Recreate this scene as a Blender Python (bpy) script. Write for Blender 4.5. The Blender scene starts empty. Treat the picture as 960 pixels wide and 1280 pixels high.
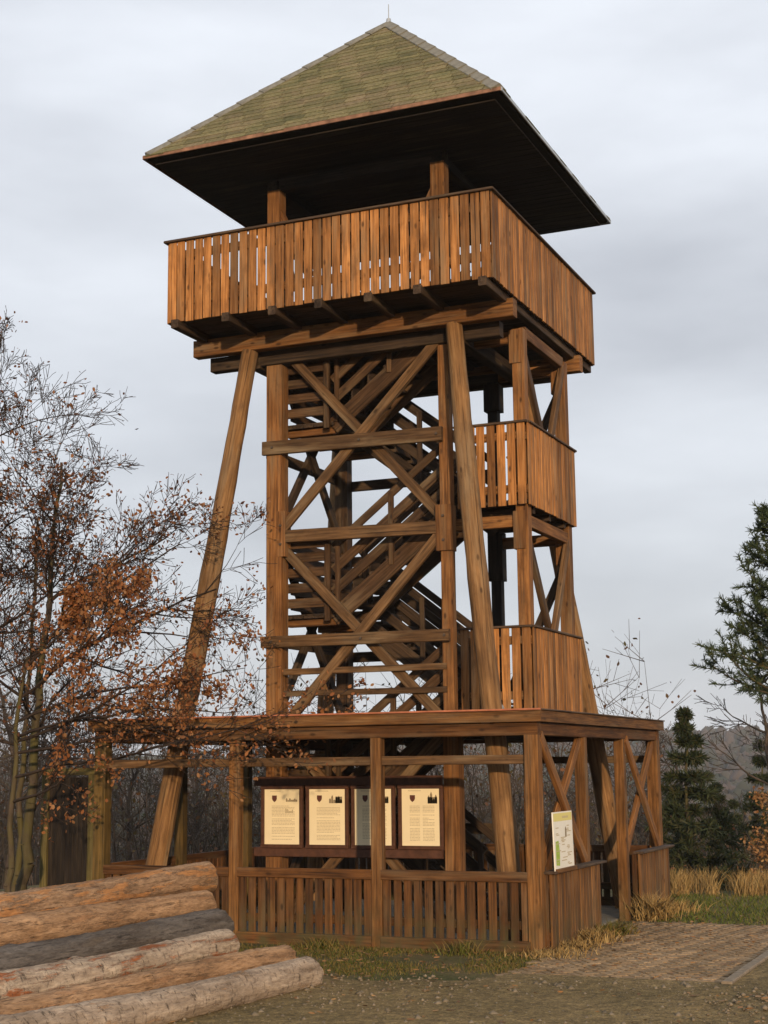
import bpy, bmesh, math, random
import numpy as np
from mathutils import Vector, Matrix
random.seed(7); RNG = np.random.default_rng(11)
S = bpy.context.scene
COL = S.collection
rad = math.radians

# ------------------------------------------------------------------ camera
CAM = (8.295, -19.681, 2.088)
YAW, PITCH, ROLL, FPX = -0.406, 0.166, -0.011, 1896.4
def cam_axes():
    cy, sy, cp, sp = math.cos(YAW), math.sin(YAW), math.cos(PITCH), math.sin(PITCH)
    f = Vector((sy*cp, cy*cp, sp)); r = Vector((cy, -sy, 0)); u = r.cross(f)
    c, s = math.cos(ROLL), math.sin(ROLL)
    return c*r + s*u, -s*r + c*u, f
cr, cu, cf = cam_axes()
cd = bpy.data.cameras.new('camera'); co = bpy.data.objects.new('camera', cd); COL.objects.link(co)
cd.sensor_fit = 'VERTICAL'; cd.sensor_height = 24.0; cd.lens = 24.0*FPX/1280.0
cd.clip_start = 0.1; cd.clip_end = 6000
co.matrix_world = Matrix(((cr.x, cu.x, -cf.x, CAM[0]), (cr.y, cu.y, -cf.y, CAM[1]), (cr.z, cu.z, -cf.z, CAM[2]), (0, 0, 0, 1)))
S.camera = co
S.render.resolution_x, S.render.resolution_y = 768, 1024

# ------------------------------------------------------------------ sky and sun
SUN_EL = rad(8.6)
SUN_TO = Vector((0.50, -0.866, 0)).normalized()      # horizontal direction towards the sun
w = bpy.data.worlds.new('World'); S.world = w; w.use_nodes = True
nt = w.node_tree; nt.nodes.clear()
def N(tree, typ, **kw):
    n = tree.nodes.new(typ)
    for k, v in kw.items(): setattr(n, k, v)
    return n
out = N(nt, 'ShaderNodeOutputWorld'); bg = N(nt, 'ShaderNodeBackground'); bg.inputs['Strength'].default_value = 0.1
sky = N(nt, 'ShaderNodeTexSky', sky_type='NISHITA'); sky.sun_disc = False
sky.sun_elevation = SUN_EL; sky.sun_rotation = math.atan2(SUN_TO.x, SUN_TO.y)
tc = N(nt, 'ShaderNodeTexCoord'); mp = N(nt, 'ShaderNodeMapping'); mp.inputs['Scale'].default_value = (1.6, 1.6, 5.2); mp.inputs['Location'].default_value = (3.2, 1.7, .45)
nz = N(nt, 'ShaderNodeTexNoise'); nz.inputs['Scale'].default_value = 1.5; nz.inputs['Detail'].default_value = 5; nz.inputs['Roughness'].default_value = .5
rp = N(nt, 'ShaderNodeValToRGB')
rp.color_ramp.elements[0].position = .28; rp.color_ramp.elements[0].color = (5.3, 5.55, 6.15, 1)
rp.color_ramp.elements[1].position = .66; rp.color_ramp.elements[1].color = (8.7, 9.1, 9.8, 1)
sx = N(nt, 'ShaderNodeSeparateXYZ'); mr = N(nt, 'ShaderNodeMapRange'); mr.inputs[1].default_value = -.02; mr.inputs[2].default_value = .55; mr.inputs[3].default_value = .84; mr.inputs[4].default_value = 1.15
mu = N(nt, 'ShaderNodeVectorMath', operation='SCALE')
mx = N(nt, 'ShaderNodeMix', data_type='RGBA'); mx.inputs[0].default_value = .9
L = nt.links.new
L(tc.outputs['Generated'], mp.inputs['Vector']); L(mp.outputs[0], nz.inputs['Vector']); L(nz.outputs[0], rp.inputs[0])
L(tc.outputs['Generated'], sx.inputs[0]); L(sx.outputs[2], mr.inputs[0]); L(rp.outputs[0], mu.inputs[0]); L(mr.outputs[0], mu.inputs['Scale'])
L(sky.outputs[0], mx.inputs[6]); L(mu.outputs[0], mx.inputs[7]); L(mx.outputs[2], bg.inputs['Color']); L(bg.outputs[0], out.inputs['Surface'])
sd = bpy.data.lights.new('sun', 'SUN'); sd.energy = 3.8; sd.angle = rad(1.2); sd.color = (1.0, .72, .44)
so = bpy.data.objects.new('sun', sd); COL.objects.link(so)
sdir = Vector((SUN_TO.x*math.cos(SUN_EL), SUN_TO.y*math.cos(SUN_EL), math.sin(SUN_EL)))
so.rotation_euler = sdir.to_track_quat('Z', 'Y').to_euler(); so.location = (10, -20, 15)
S.view_settings.view_transform = 'Standard'; S.view_settings.look = 'None'; S.view_settings.gamma = 1; S.view_settings.exposure = 0.0
S.render.engine = 'CYCLES'

# ------------------------------------------------------------------ materials
def newmat(name):
    m = bpy.data.materials.new(name); m.use_nodes = True; t = m.node_tree
    b = t.nodes['Principled BSDF']; b.inputs['Roughness'].default_value = .85
    if 'Specular IOR Level' in b.inputs: b.inputs['Specular IOR Level'].default_value = .25
    return m, t, b
def ramp(t, stops):
    r = N(t, 'ShaderNodeValToRGB'); e = r.color_ramp.elements
    while len(e) < len(stops): e.new(.5)
    for i, (p, c) in enumerate(stops): e[i].position = p; e[i].color = (*c, 1)
    return r
def noise(t, vec, scale, detail=4, rough=.55):
    n = N(t, 'ShaderNodeTexNoise'); n.inputs['Scale'].default_value = scale; n.inputs['Detail'].default_value = detail; n.inputs['Roughness'].default_value = rough
    if vec is not None: t.links.new(vec, n.inputs['Vector'])
    return n.outputs[0]
def mixc(t, fac, a, b, blend='MIX'):
    m = N(t, 'ShaderNodeMix', data_type='RGBA', blend_type=blend)
    for i, v in ((0, fac), (6, a), (7, b)):
        if hasattr(v, 'is_linked'): t.links.new(v, m.inputs[i])
        elif i == 0: m.inputs[0].default_value = v
        else: m.inputs[i].default_value = (*v, 1)
    return m.outputs[2]
def maprange(t, v, a, b, c=0., d=1.):
    m = N(t, 'ShaderNodeMapRange'); t.links.new(v, m.inputs[0])
    for i, x in enumerate((a, b, c, d)): m.inputs[i+1].default_value = x
    return m.outputs[0]
def bump(t, b, h, strength, dist):
    n = N(t, 'ShaderNodeBump'); n.inputs['Strength'].default_value = strength; n.inputs['Distance'].default_value = dist
    t.links.new(h, n.inputs['Height']); t.links.new(n.outputs[0], b.inputs['Normal'])

def wood(name, dark, mid, light, grey=.25, moss=0., vary=.35, knots=True):
    m, t, b = newmat(name); Lk = t.links.new
    tcn = N(t, 'ShaderNodeTexCoord'); oi = N(t, 'ShaderNodeObjectInfo')
    off = N(t, 'ShaderNodeVectorMath', operation='SCALE'); off.inputs[0].default_value = (31., 17., 53.); Lk(oi.outputs['Random'], off.inputs['Scale'])
    add = N(t, 'ShaderNodeVectorMath', operation='ADD'); Lk(tcn.outputs['Object'], add.inputs[0]); Lk(off.outputs[0], add.inputs[1])
    mpg = N(t, 'ShaderNodeMapping'); mpg.inputs['Scale'].default_value = (22, 22, 1.1); Lk(add.outputs[0], mpg.inputs['Vector'])
    g = noise(t, mpg.outputs[0], 1.6, 6, .6)
    r = ramp(t, [(.30, dark), (.5, mid), (.72, light)]); Lk(g, r.inputs[0])
    c = r.outputs[0]
    big = noise(t, add.outputs[0], 1.7, 3)
    hsv = N(t, 'ShaderNodeHueSaturation'); Lk(c, hsv.inputs['Color'])
    v1 = maprange(t, oi.outputs['Random'], 0, 1, 1-vary, 1+vary*.8); v2 = maprange(t, big, .3, .7, .72, 1.2)
    mm = N(t, 'ShaderNodeMath', operation='MULTIPLY'); Lk(v1, mm.inputs[0]); Lk(v2, mm.inputs[1]); Lk(mm.outputs[0], hsv.inputs['Value'])
    c = hsv.outputs[0]
    mg = N(t, 'ShaderNodeMapping'); mg.inputs['Scale'].default_value = (7, 7, .9); mg.inputs['Location'].default_value = (3, 9, 2); Lk(add.outputs[0], mg.inputs['Vector'])
    gr = maprange(t, noise(t, mg.outputs[0], 1.0, 4), .5, .75, 0, grey*1.6)
    c = mixc(t, gr, c, (.20, .145, .085))
    if knots:
        mk = N(t, 'ShaderNodeMapping'); mk.inputs['Scale'].default_value = (9, 9, 4.2); Lk(add.outputs[0], mk.inputs['Vector'])
        vo = N(t, 'ShaderNodeTexVoronoi'); vo.inputs['Scale'].default_value = 1.0; Lk(mk.outputs[0], vo.inputs['Vector'])
        kf = maprange(t, vo.outputs['Distance'], .10, .22, .8, 0)
        sk = N(t, 'ShaderNodeSeparateXYZ'); Lk(vo.outputs['Color'], sk.inputs[0])
        kq = N(t, 'ShaderNodeMath', operation='MULTIPLY'); Lk(kf, kq.inputs[0]); Lk(maprange(t, sk.outputs[0], .5, .9, 0, 1), kq.inputs[1])
        c = mixc(t, kq.outputs[0], c, tuple(x*.4 for x in dark))
    mc = N(t, 'ShaderNodeMapping'); mc.inputs['Scale'].default_value = (34, 34, .7); mc.inputs['Location'].default_value = (7, 1, 4); Lk(add.outputs[0], mc.inputs['Vector'])
    c = mixc(t, maprange(t, noise(t, mc.outputs[0], 1.0, 3, .5), .63, .70, 0, .8), c, tuple(x*.3 for x in dark))
    st_ = N(t, 'ShaderNodeMapping'); st_.inputs['Scale'].default_value = (5, 5, 2.2); st_.inputs['Location'].default_value = (1, 8, 3); Lk(add.outputs[0], st_.inputs['Vector'])
    c = mixc(t, maprange(t, noise(t, st_.outputs[0], 1.0, 5, .65), .52, .72, 0, .55), c, tuple(x*.55 for x in dark))
    if moss > 0:
        ge = N(t, 'ShaderNodeNewGeometry'); sp = N(t, 'ShaderNodeSeparateXYZ'); Lk(ge.outputs['Position'], sp.inputs[0])
        mz = maprange(t, sp.outputs[2], .62, .02, 0, 1)
        n2 = maprange(t, noise(t, ge.outputs['Position'], 5, 4), .35, .65, 0, 1)
        f = N(t, 'ShaderNodeMath', operation='MULTIPLY'); Lk(mz, f.inputs[0]); Lk(n2, f.inputs[1])
        f2 = N(t, 'ShaderNodeMath', operation='MULTIPLY'); Lk(f.outputs[0], f2.inputs[0]); f2.inputs[1].default_value = moss
        c = mixc(t, f2.outputs[0], c, (.055, .055, .022))
    Lk(c, b.inputs['Base Color']); b.inputs['Roughness'].default_value = .78
    bump(t, b, g, .55, .012)
    return m
M = {}
M['board'] = wood('weathered_board', (.12, .05, .014), (.30, .128, .036), (.44, .215, .075), .45, vary=.5)
M['timber'] = wood('brown_timber', (.07, .029, .009), (.165, .071, .021), (.27, .13, .043), .4)
M['pole'] = wood('round_pole_wood', (.095, .047, .017), (.20, .103, .038), (.31, .18, .078), .5, vary=.1)
M['mossy_post'] = wood('mossy_post_wood', (.035, .024, .006), (.08, .05, .013), (.135, .08, .023), .3, moss=.5)
M['low'] = wood('pavilion_board', (.036, .014, .0035), (.09, .036, .009), (.15, .065, .019), .25, moss=.85)
M['post'] = wood('pavilion_post_wood', (.06, .026, .007), (.135, .059, .016), (.235, .115, .037), .35, moss=.6)
M['brace'] = wood('greyed_brace_wood', (.045, .023, .009), (.108, .057, .023), (.18, .105, .05), .55)
M['stair'] = wood('stair_timber', (.03, .015, .006), (.068, .034, .014), (.12, .066, .031), .4)  # brown lowered in place of shade inside the stair core
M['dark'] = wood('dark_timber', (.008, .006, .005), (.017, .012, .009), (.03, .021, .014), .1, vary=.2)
M['cap'] = wood('dark_rail_cap', (.035, .022, .014), (.07, .043, .026), (.11, .07, .045), .2, vary=.2)
M['deck'] = wood('deck_plank', (.02, .012, .007), (.043, .026, .015), (.075, .046, .027), .2, vary=.3)  # albedo lowered: shade of the pavilion interior is put into the colour

def simple(name, col, rough=.8, var=.0, scale=8., metal=0.):
    m, t, b = newmat(name); b.inputs['Roughness'].default_value = rough; b.inputs['Metallic'].default_value = metal
    if var:
        tcn = N(t, 'ShaderNodeTexCoord'); n = noise(t, tcn.outputs['Object'], scale, 5)
        r = ramp(t, [(.3, tuple(x*(1-var) for x in col)), (.7, tuple(min(1, x*(1+var)) for x in col))]); t.links.new(n, r.inputs[0]); t.links.new(r.outputs[0], b.inputs['Base Color'])
    else: b.inputs['Base Color'].default_value = (*col, 1)
    return m
M['paper'] = simple('cream_sheet', (.78, .68, .46), .45, .06, 3)
M['white_sheet'] = simple('map_sheet', (.72, .70, .62), .4, .05, 4)
M['ink'] = simple('printed_ink', (.46, .385, .25), .7)
M['ink_dark'] = simple('printed_drawing', (.24, .19, .12), .7, .5, 60)
M['crest'] = simple('crest_ink', (.10, .035, .025), .7)
M['green_ink'] = simple('green_print', (.30, .42, .07), .7, .3, 20)
M['yellow_ink'] = simple('yellow_print', (.62, .55, .2), .7)
M['frame'] = simple('panel_frame_wood', (.075, .032, .018), .6, .3, 14)
M['metal'] = simple('galvanised_metal', (.42, .44, .45), .45, .15, 12, .6)
M['rust'] = simple('rusty_flashing', (.21, .115, .075), .8, .6, 5)
M['bolt_steel'] = simple('bolt_steel', (.09, .07, .055), .6, .3, 30, .4)
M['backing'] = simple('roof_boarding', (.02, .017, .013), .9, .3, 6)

def shingle_mat():
    m, t, b = newmat('mossy_shingle'); Lk = t.links.new
    ge = N(t, 'ShaderNodeNewGeometry'); oi = N(t, 'ShaderNodeObjectInfo')
    ms_ = N(t, 'ShaderNodeMapping'); ms_.inputs['Scale'].default_value = (1.4, 1.4, 3.4); ms_.inputs['Rotation'].default_value = (0, .35, 0); Lk(ge.outputs['Position'], ms_.inputs['Vector'])
    n1 = noise(t, ms_.outputs[0], 1.4, 6, .65); n2 = noise(t, ge.outputs['Position'], 26, 4, .7)
    r = ramp(t, [(.3, (.085, .088, .036)), (.5, (.145, .128, .06)), (.7, (.185, .142, .085))]); Lk(n1, r.inputs[0])
    r2 = ramp(t, [(.3, (.55, .55, .55)), (.7, (1.3, 1.3, 1.3))]); Lk(n2, r2.inputs[0])
    c = mixc(t, 1., r.outputs[0], r2.outputs[0], 'MULTIPLY')
    h = N(t, 'ShaderNodeHueSaturation'); Lk(c, h.inputs['Color']); Lk(maprange(t, oi.outputs['Random'], 0, 1, .80, 1.25), h.inputs['Value'])
    Lk(h.outputs[0], b.inputs['Base Color']); b.inputs['Roughness'].default_value = .95; bump(t, b, n2, .5, .01)
    return m
M['shingle'] = shingle_mat()

def leaf_mat(name, cols, trans=.25):
    m, t, b = newmat(name); Lk = t.links.new
    ge = N(t, 'ShaderNodeNewGeometry'); r = ramp(t, [(i/(len(cols)-1), c) for i, c in enumerate(cols)]); Lk(ge.outputs['Random Per Island'], r.inputs[0])
    Lk(r.outputs[0], b.inputs['Base Color']); b.inputs['Roughness'].default_value = .7
    if trans:
        tr = N(t, 'ShaderNodeBsdfTranslucent'); Lk(r.outputs[0], tr.inputs['Color']); ms = N(t, 'ShaderNodeMixShader'); ms.inputs[0].default_value = trans
        Lk(b.outputs[0], ms.inputs[1]); Lk(tr.outputs[0], ms.inputs[2]); Lk(ms.outputs[0], t.nodes['Material Output'].inputs['Surface'])
    return m
M['oak_leaf'] = leaf_mat('brown_oak_leaf', [(.075, .028, .015), (.14, .055, .025), (.21, .085, .032), (.27, .125, .05), (.17, .08, .04)])
M['beech_leaf'] = leaf_mat('orange_beech_leaf', [(.13, .046, .018), (.22, .08, .028), (.31, .125, .04), (.29, .155, .07), (.16, .068, .03)])
M['needle'] = leaf_mat('pine_needle', [(.015, .028, .012), (.03, .05, .02), (.05, .075, .03), (.07, .085, .03)], .1)
M['spruce'] = leaf_mat('spruce_needle', [(.012, .02, .009), (.022, .035, .013), (.04, .052, .018), (.05, .045, .02)], .1)
M['grass'] = leaf_mat('green_grass', [(.065, .085, .012), (.10, .115, .018), (.15, .125, .03), (.23, .16, .05), (.19, .115, .035)], .2)
M['lush'] = leaf_mat('back_lawn_grass', [(.07, .10, .014), (.10, .14, .02), (.14, .15, .03), (.2, .15, .05)], .2)
M['drygrass'] = leaf_mat('dry_grass', [(.27, .165, .055), (.38, .25, .09), (.46, .33, .14), (.22, .125, .042)], .2)
M['litter'] = leaf_mat('fallen_leaf', [(.14, .065, .025), (.24, .12, .045), (.30, .18, .08), (.10, .05, .025)], .0)
M['twig_far'] = leaf_mat('thicket_twig', [(.035, .027, .022), (.06, .044, .034), (.085, .062, .046), (.05, .04, .024)], 0)
M['thicket_leaf'] = leaf_mat('thicket_leaf', [(.07, .035, .018), (.13, .06, .028), (.06, .055, .022), (.10, .075, .035)], .1)
def bark(name, a, c, moss=None):
    m, t, b = newmat(name); ge = N(t, 'ShaderNodeNewGeometry'); Lk = t.links.new
    mpn = N(t, 'ShaderNodeMapping'); mpn.inputs['Scale'].default_value = (9, 9, 2.5); Lk(ge.outputs['Position'], mpn.inputs['Vector'])
    n = noise(t, mpn.outputs[0], 2., 5); r = ramp(t, [(.3, a), (.7, c)]); Lk(n, r.inputs[0]); col = r.outputs[0]
    if moss: col = mixc(t, maprange(t, noise(t, ge.outputs['Position'], 2.2, 4), .4, .62, 0, .85), col, moss)
    Lk(col, b.inputs['Base Color']); bump(t, b, n, .6, .02); return m
M['bark'] = bark('oak_bark', (.03, .022, .016), (.085, .062, .042), (.075, .068, .02))
M['bark2'] = bark('sapling_bark', (.045, .032, .022), (.10, .075, .05), (.08, .07, .022))
M['twig'] = bark('dark_twig_bark', (.018, .012, .009), (.045, .03, .022))
M['pine_bark'] = bark('pine_bark', (.09, .045, .022), (.20, .10, .05))

# ------------------------------------------------------------------ object helpers
def tag(o, label=None, cat=None, group=None, kind=None):
    for k, v in (('label', label), ('category', cat), ('group', group), ('kind', kind)):
        if v: o[k] = v
    return o
def mat_of(o):
    m = o.matrix_basis.copy(); p = o.parent
    if p is not None: m = mat_of(p) @ o.matrix_parent_inverse @ m
    return m
def link(name, me, mat=None, parent=None, mw=None):
    o = bpy.data.objects.new(name, me); COL.objects.link(o)
    if mat is not None and me is not None and not me.materials: me.materials.append(M[mat] if isinstance(mat, str) else mat)
    if mw is not None: o.matrix_basis = mw
    if parent is not None:
        o.parent = parent; o.matrix_parent_inverse = mat_of(parent).inverted()
    return o
def empty(name, loc=(0, 0, 0), rz=0.):
    o = bpy.data.objects.new(name, None); COL.objects.link(o); o.empty_display_size = .3
    o.matrix_basis = Matrix.Translation(loc) @ Matrix.Rotation(rz, 4, 'Z'); return o
def pydata(name, v, f, smooth=False):
    me = bpy.data.meshes.new(name); me.from_pydata([tuple(map(float, x)) for x in v], [], f); me.update()
    if smooth: me.polygons.foreach_set('use_smooth', [True]*len(me.polygons))
    return me
def nparr_mesh(name, verts, faces):                       # faces: (n,k) all the same k
    me = bpy.data.meshes.new(name); verts = np.asarray(verts, np.float32); faces = np.asarray(faces, np.int32)
    n, k = faces.shape
    me.vertices.add(len(verts)); me.vertices.foreach_set('co', verts.ravel())
    me.loops.add(n*k); me.loops.foreach_set('vertex_index', faces.ravel())
    me.polygons.add(n); me.polygons.foreach_set('loop_start', np.arange(0, n*k, k, dtype=np.int32))
    me.update(calc_edges=True); me.validate(); return me
_bc = {}
def box_mesh(wd, th, ln, ch=.008, mat='timber'):
    """chamfered beam: width along X, thickness along Y, length along +Z from 0"""
    key = (round(wd, 3), round(th, 3), round(ln, 3), mat)
    if key in _bc: return _bc[key]
    a, b = wd/2, th/2; c = min(ch, a*.4, b*.4)
    ring = [(-a+c, -b), (a-c, -b), (a, -b+c), (a, b-c), (a-c, b), (-a+c, b), (-a, b-c), (-a, -b+c)]
    v = [(x, y, 0) for x, y in ring] + [(x, y, ln) for x, y in ring]
    f = [tuple(range(7, -1, -1)), tuple(range(8, 16))] + [(i, (i+1) % 8, 8+(i+1) % 8, 8+i) for i in range(8)]
    me = pydata('timber', v, f); me.materials.append(M[mat]); _bc[key] = me; return me
def frame_z(p0, p1, up):
    z = (Vector(p1)-Vector(p0)).normalized(); y = Vector(up); y = y - z*y.dot(z)
    if y.length < 1e-4: y = Vector((0, 1, 0)) if abs(z.y) < .9 else Vector((1, 0, 0)); y = y - z*y.dot(z)
    y.normalize(); x = y.cross(z)
    return Matrix(((x.x, y.x, z.x, p0[0]), (x.y, y.y, z.y, p0[1]), (x.z, y.z, z.z, p0[2]), (0, 0, 0, 1)))
def timber(name, p0, p1, wd, th, parent, mat='timber', up=(0, 1, 0)):
    """a beam from p0 to p1; its thickness points along up, its width across"""
    ln = (Vector(p1)-Vector(p0)).length
    return link(name, box_mesh(wd, th, ln, mat=mat), None, parent, frame_z(p0, p1, up))
def pole_mesh(name, p0, p1, r0, r1, mat, bumps=.012, seg=22, sides=14, seed=0, ends=True):
    """round log with an uneven outline, local +Z along its length"""
    rg = np.random.default_rng(seed); ln = (Vector(p1)-Vector(p0)).length
    ph = rg.uniform(0, 6.3, 8); v = []; f = []; sk0, sk1 = rg.normal(0, .28, 2)
    kn = [(rg.uniform(.03, .95), rg.uniform(0, 6.28), rg.uniform(.012, .03)) for _ in range(14)] if bumps > .021 else []
    for i in range(seg+1):
        t = i/seg; r = r0+(r1-r0)*t; bx = .6*bumps*math.sin(3.1*t*2+ph[0]) ; by = .6*bumps*math.sin(2.3*t*2+ph[1])
        for k in range(sides):
            a = 2*math.pi*k/sides
            rr = r*(1+.035*math.sin(2*a+ph[2])+.02*math.sin(3*a+ph[3]+3*t)) + bumps*.35*math.sin(9*t+ph[4]+2*a)+rg.normal(0, bumps*.16)
            for kt, ka, kh in kn: rr += kh*math.exp(-((t-kt)*ln/.05)**2-((((a-ka+math.pi) % (2*math.pi))-math.pi)/.28)**2)
            if ends and i in (0, seg): rr *= .965
            tt = .004 if i == 1 else 1-.004 if i == seg-1 else t
            v.append((bx+rr*math.cos(a), by+rr*math.sin(a), ln*tt+((rg.normal(0, .006)+(sk0*math.cos(a)+sk1*math.sin(a))*rr) if ends and i in (0, 1) else 0)))
    for i in range(seg):
        for k in range(sides): f.append((i*sides+k, i*sides+(k+1) % sides, (i+1)*sides+(k+1) % sides, (i+1)*sides+k))
    f.append(tuple(range(sides-1, -1, -1))); f.append(tuple(seg*sides+k for k in range(sides)))
    me = pydata(name, v, f); sm = [True]*(len(f)-2)+[False]*2; me.polygons.foreach_set('use_smooth', sm); me.set_sharp_from_angle(angle=rad(38))
    me.materials.append(M[mat] if isinstance(mat, str) else mat); return me

# ------------------------------------------------------------------ the ground
def gz(x, y):
    x = np.asarray(x, float); y = np.asarray(y, float)
    d = np.maximum(np.maximum(y-6.5, 0), np.maximum(-x-9, 0)*.8)
    d = np.where(y < -25, np.maximum(0, -x-60)*.3, d)
    drop = -11*(1-np.exp(-np.maximum(d, 0)/55.))
    far = np.clip((d-260)/650, 0, 1); far = far*far*(3-2*far)
    hills = far*(25+4*np.sin(x*.0042+.9)+2*np.sin(x*.011+y*.004))
    return drop + hills + .02*np.sin(x*1.7+.4)*np.sin(y*1.3)*np.clip((np.hypot(x, y)-5)/4, 0, 1)
def axis(lo, hi, c0, c1, fine):
    a = list(np.arange(c0, c1+1e-6, fine)); s = fine; x = c1
    while x < hi: s *= 1.22; x += s; a.append(min(x, hi))
    s = fine; x = c0
    while x > lo: s *= 1.22; x -= s; a.insert(0, max(x, lo))
    return np.array(sorted(set(np.round(a, 3))))
xs, ys = axis(-1600, 1600, -14, 16, .6), axis(-300, 2000, -22, 22, .6)
X, Y = np.meshgrid(xs, ys); Z = gz(X, Y)
nx, ny = len(xs), len(ys)
idx = np.arange(nx*ny).reshape(ny, nx)
F = np.stack([idx[:-1, :-1].ravel(), idx[:-1, 1:].ravel(), idx[1:, 1:].ravel(), idx[1:, :-1].ravel()], 1)
def ground_mat():
    m, t, b = newmat('grassy_soil'); Lk = t.links.new; ge = N(t, 'ShaderNodeNewGeometry'); P = ge.outputs['Position']
    n1 = noise(t, P, .9, 5); n2 = noise(t, P, 14, 6, .7); n3 = noise(t, P, 60, 3, .7)
    r = ramp(t, [(.36, (.065, .066, .018)), (.5, (.105, .085, .033)), (.64, (.15, .105, .052))]); Lk(n1, r.inputs[0])
    r2 = ramp(t, [(.3, (.5, .5, .5)), (.7, (1.4, 1.4, 1.35))]); Lk(n2, r2.inputs[0])
    c = mixc(t, 1., r.outputs[0], r2.outputs[0], 'MULTIPLY')
    sp = N(t, 'ShaderNodeSeparateXYZ'); Lk(P, sp.inputs[0])
    fw = maprange(t, sp.outputs[1], 12, 60)                       # wooded slopes beyond the hilltop
    n4 = noise(t, P, .035, 8, .75); r4 = ramp(t, [(.35, (.03, .032, .02)), (.55, (.065, .05, .038)), (.7, (.045, .055, .03))]); Lk(n4, r4.inputs[0])
    c = mixc(t, fw, c, r4.outputs[0])
    Lk(c, b.inputs['Base Color']); b.inputs['Roughness'].default_value = .95; bump(t, b, n3, .6, .03); return m
M['ground'] = ground_mat()
g = link('ground', nparr_mesh('ground', np.stack([X.ravel(), Y.ravel(), Z.ravel()], 1), F), 'ground'); tag(g, kind='structure')
g.data.polygons.foreach_set('use_smooth', [True]*len(g.data.polygons))

def gravel_mat():
    m, t, b = newmat('gravel'); Lk = t.links.new; ge = N(t, 'ShaderNodeNewGeometry'); P = ge.outputs['Position']
    vo = N(t, 'ShaderNodeTexVoronoi'); vo.inputs['Scale'].default_value = 46; Lk(P, vo.inputs['Vector'])
    n1 = noise(t, P, .8, 5); n2 = noise(t, P, 9, 6, .75)
    r = ramp(t, [(.35, (.135, .095, .036)), (.6, (.20, .138, .058)), (.75, (.14, .11, .036))]); Lk(n1, r.inputs[0])
    r2 = ramp(t, [(.3, (.42, .42, .42)), (.7, (1.5, 1.5, 1.5))]); Lk(n2, r2.inputs[0])
    c = mixc(t, 1., r.outputs[0], r2.outputs[0], 'MULTIPLY')
    sepv = N(t, 'ShaderNodeSeparateXYZ'); Lk(vo.outputs['Color'], sepv.inputs[0])
    h = N(t, 'ShaderNodeHueSaturation'); Lk(c, h.inputs['Color']); Lk(maprange(t, sepv.outputs[0], 0, 1, .65, 1.35), h.inputs['Value'])
    Lk(h.outputs[0], b.inputs['Base Color']); b.inputs['Roughness'].default_value = .95
    bump(t, b, vo.outputs['Distance'], .8, .02); return m
M['gravel'] = gravel_mat()
# gravel road: a sheet with a ragged far edge
def road_edge(x): return -5.62 + (.28*x if x < 2 else .56+.36*(x-2))*.55 + .16*math.sin(x*2.1)+.10*math.sin(x*5.3+1)+.06*math.sin(x*11.)
rx = np.sort(np.concatenate([np.linspace(-14, 26, 159), [5.425, 5.415]])); rv = []; rf = []
for i, x in enumerate(rx):
    inpav = 3.2 < x < 5.42; e = -4.76+.012*math.sin(x*9) if inpav else road_edge(x)
    if x > 5.42: e = -.4+.15*math.sin(x*3)
    yy = np.concatenate([[e, e-.12, e-.3], np.linspace(e-.7, -40, 12)])
    for j, y in enumerate(yy): rv.append((x, y, float(gz(x, y))+((.036 if inpav else .002) if j == 0 else (.037 if inpav else .02) if j == 1 else .038 if inpav and j < 6 else .034)))
for i in range(160):
    for j in range(14): a = i*15+j; rf.append((a, a+1, a+16, a+15))
rd = link('gravel_road', pydata('gravel_road', rv, rf, True), 'gravel'); tag(rd, kind='structure')

# brick paving with recessed joints, herringbone
PX0, PX1, PY0, PY1 = 3.13, 5.30, -4.78, .62
pv = link('paving', pydata('paving', [(PX0, PY0-.2, .012), (PX1, PY0-.2, .012), (PX1, PY1, .012), (PX0, PY1, .012), (PX0-.05, PY0-.25, -.05), (PX1, PY0-.25, -.05), (PX1, PY1+.05, -.05), (PX0-.05, PY1+.05, -.05)],
     [(0, 1, 2, 3), (4, 5, 1, 0), (5, 6, 2, 1), (6, 7, 3, 2), (7, 4, 0, 3)]), simple('joint_sand', (.06, .046, .032), .95, .3, 9)); tag(pv, kind='structure')
def brick_mat():
    m, t, b = newmat('paving_brick'); Lk = t.links.new; oi = N(t, 'ShaderNodeObjectInfo'); ge = N(t, 'ShaderNodeNewGeometry')
    ad = N(t, 'ShaderNodeMath', operation='ADD'); Lk(oi.outputs['Random'], ad.inputs[0]); Lk(ge.outputs['Random Per Island'], ad.inputs[1])
    fr = N(t, 'ShaderNodeMath', operation='FRACT'); Lk(ad.outputs[0], fr.inputs[0])
    r = ramp(t, [(0, (.235, .155, .082)), (.4, (.275, .183, .10)), (.7, (.31, .212, .12)), (1, (.25, .17, .092))]); Lk(fr.outputs[0], r.inputs[0])
    n = noise(t, ge.outputs['Position'], 30, 5, .7); r2 = ramp(t, [(.3, (.6, .6, .6)), (.7, (1.25, 1.25, 1.25))]); Lk(n, r2.inputs[0])
    n9 = noise(t, ge.outputs['Position'], 1.3, 4); r9 = ramp(t, [(.35, (.72, .72, .68)), (.65, (1.1, 1.1, 1.1))]); Lk(n9, r9.inputs[0])
    c = mixc(t, 1., r.outputs[0], r2.outputs[0], 'MULTIPLY'); c = mixc(t, 1., c, r9.outputs[0], 'MULTIPLY'); Lk(c, b.inputs['Base Color']); bump(t, b, n, .4, .006); return m
M['brick'] = brick_mat()
U = .104
bl = []
ca, sa = math.cos(rad(38)), math.sin(rad(38))
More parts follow.
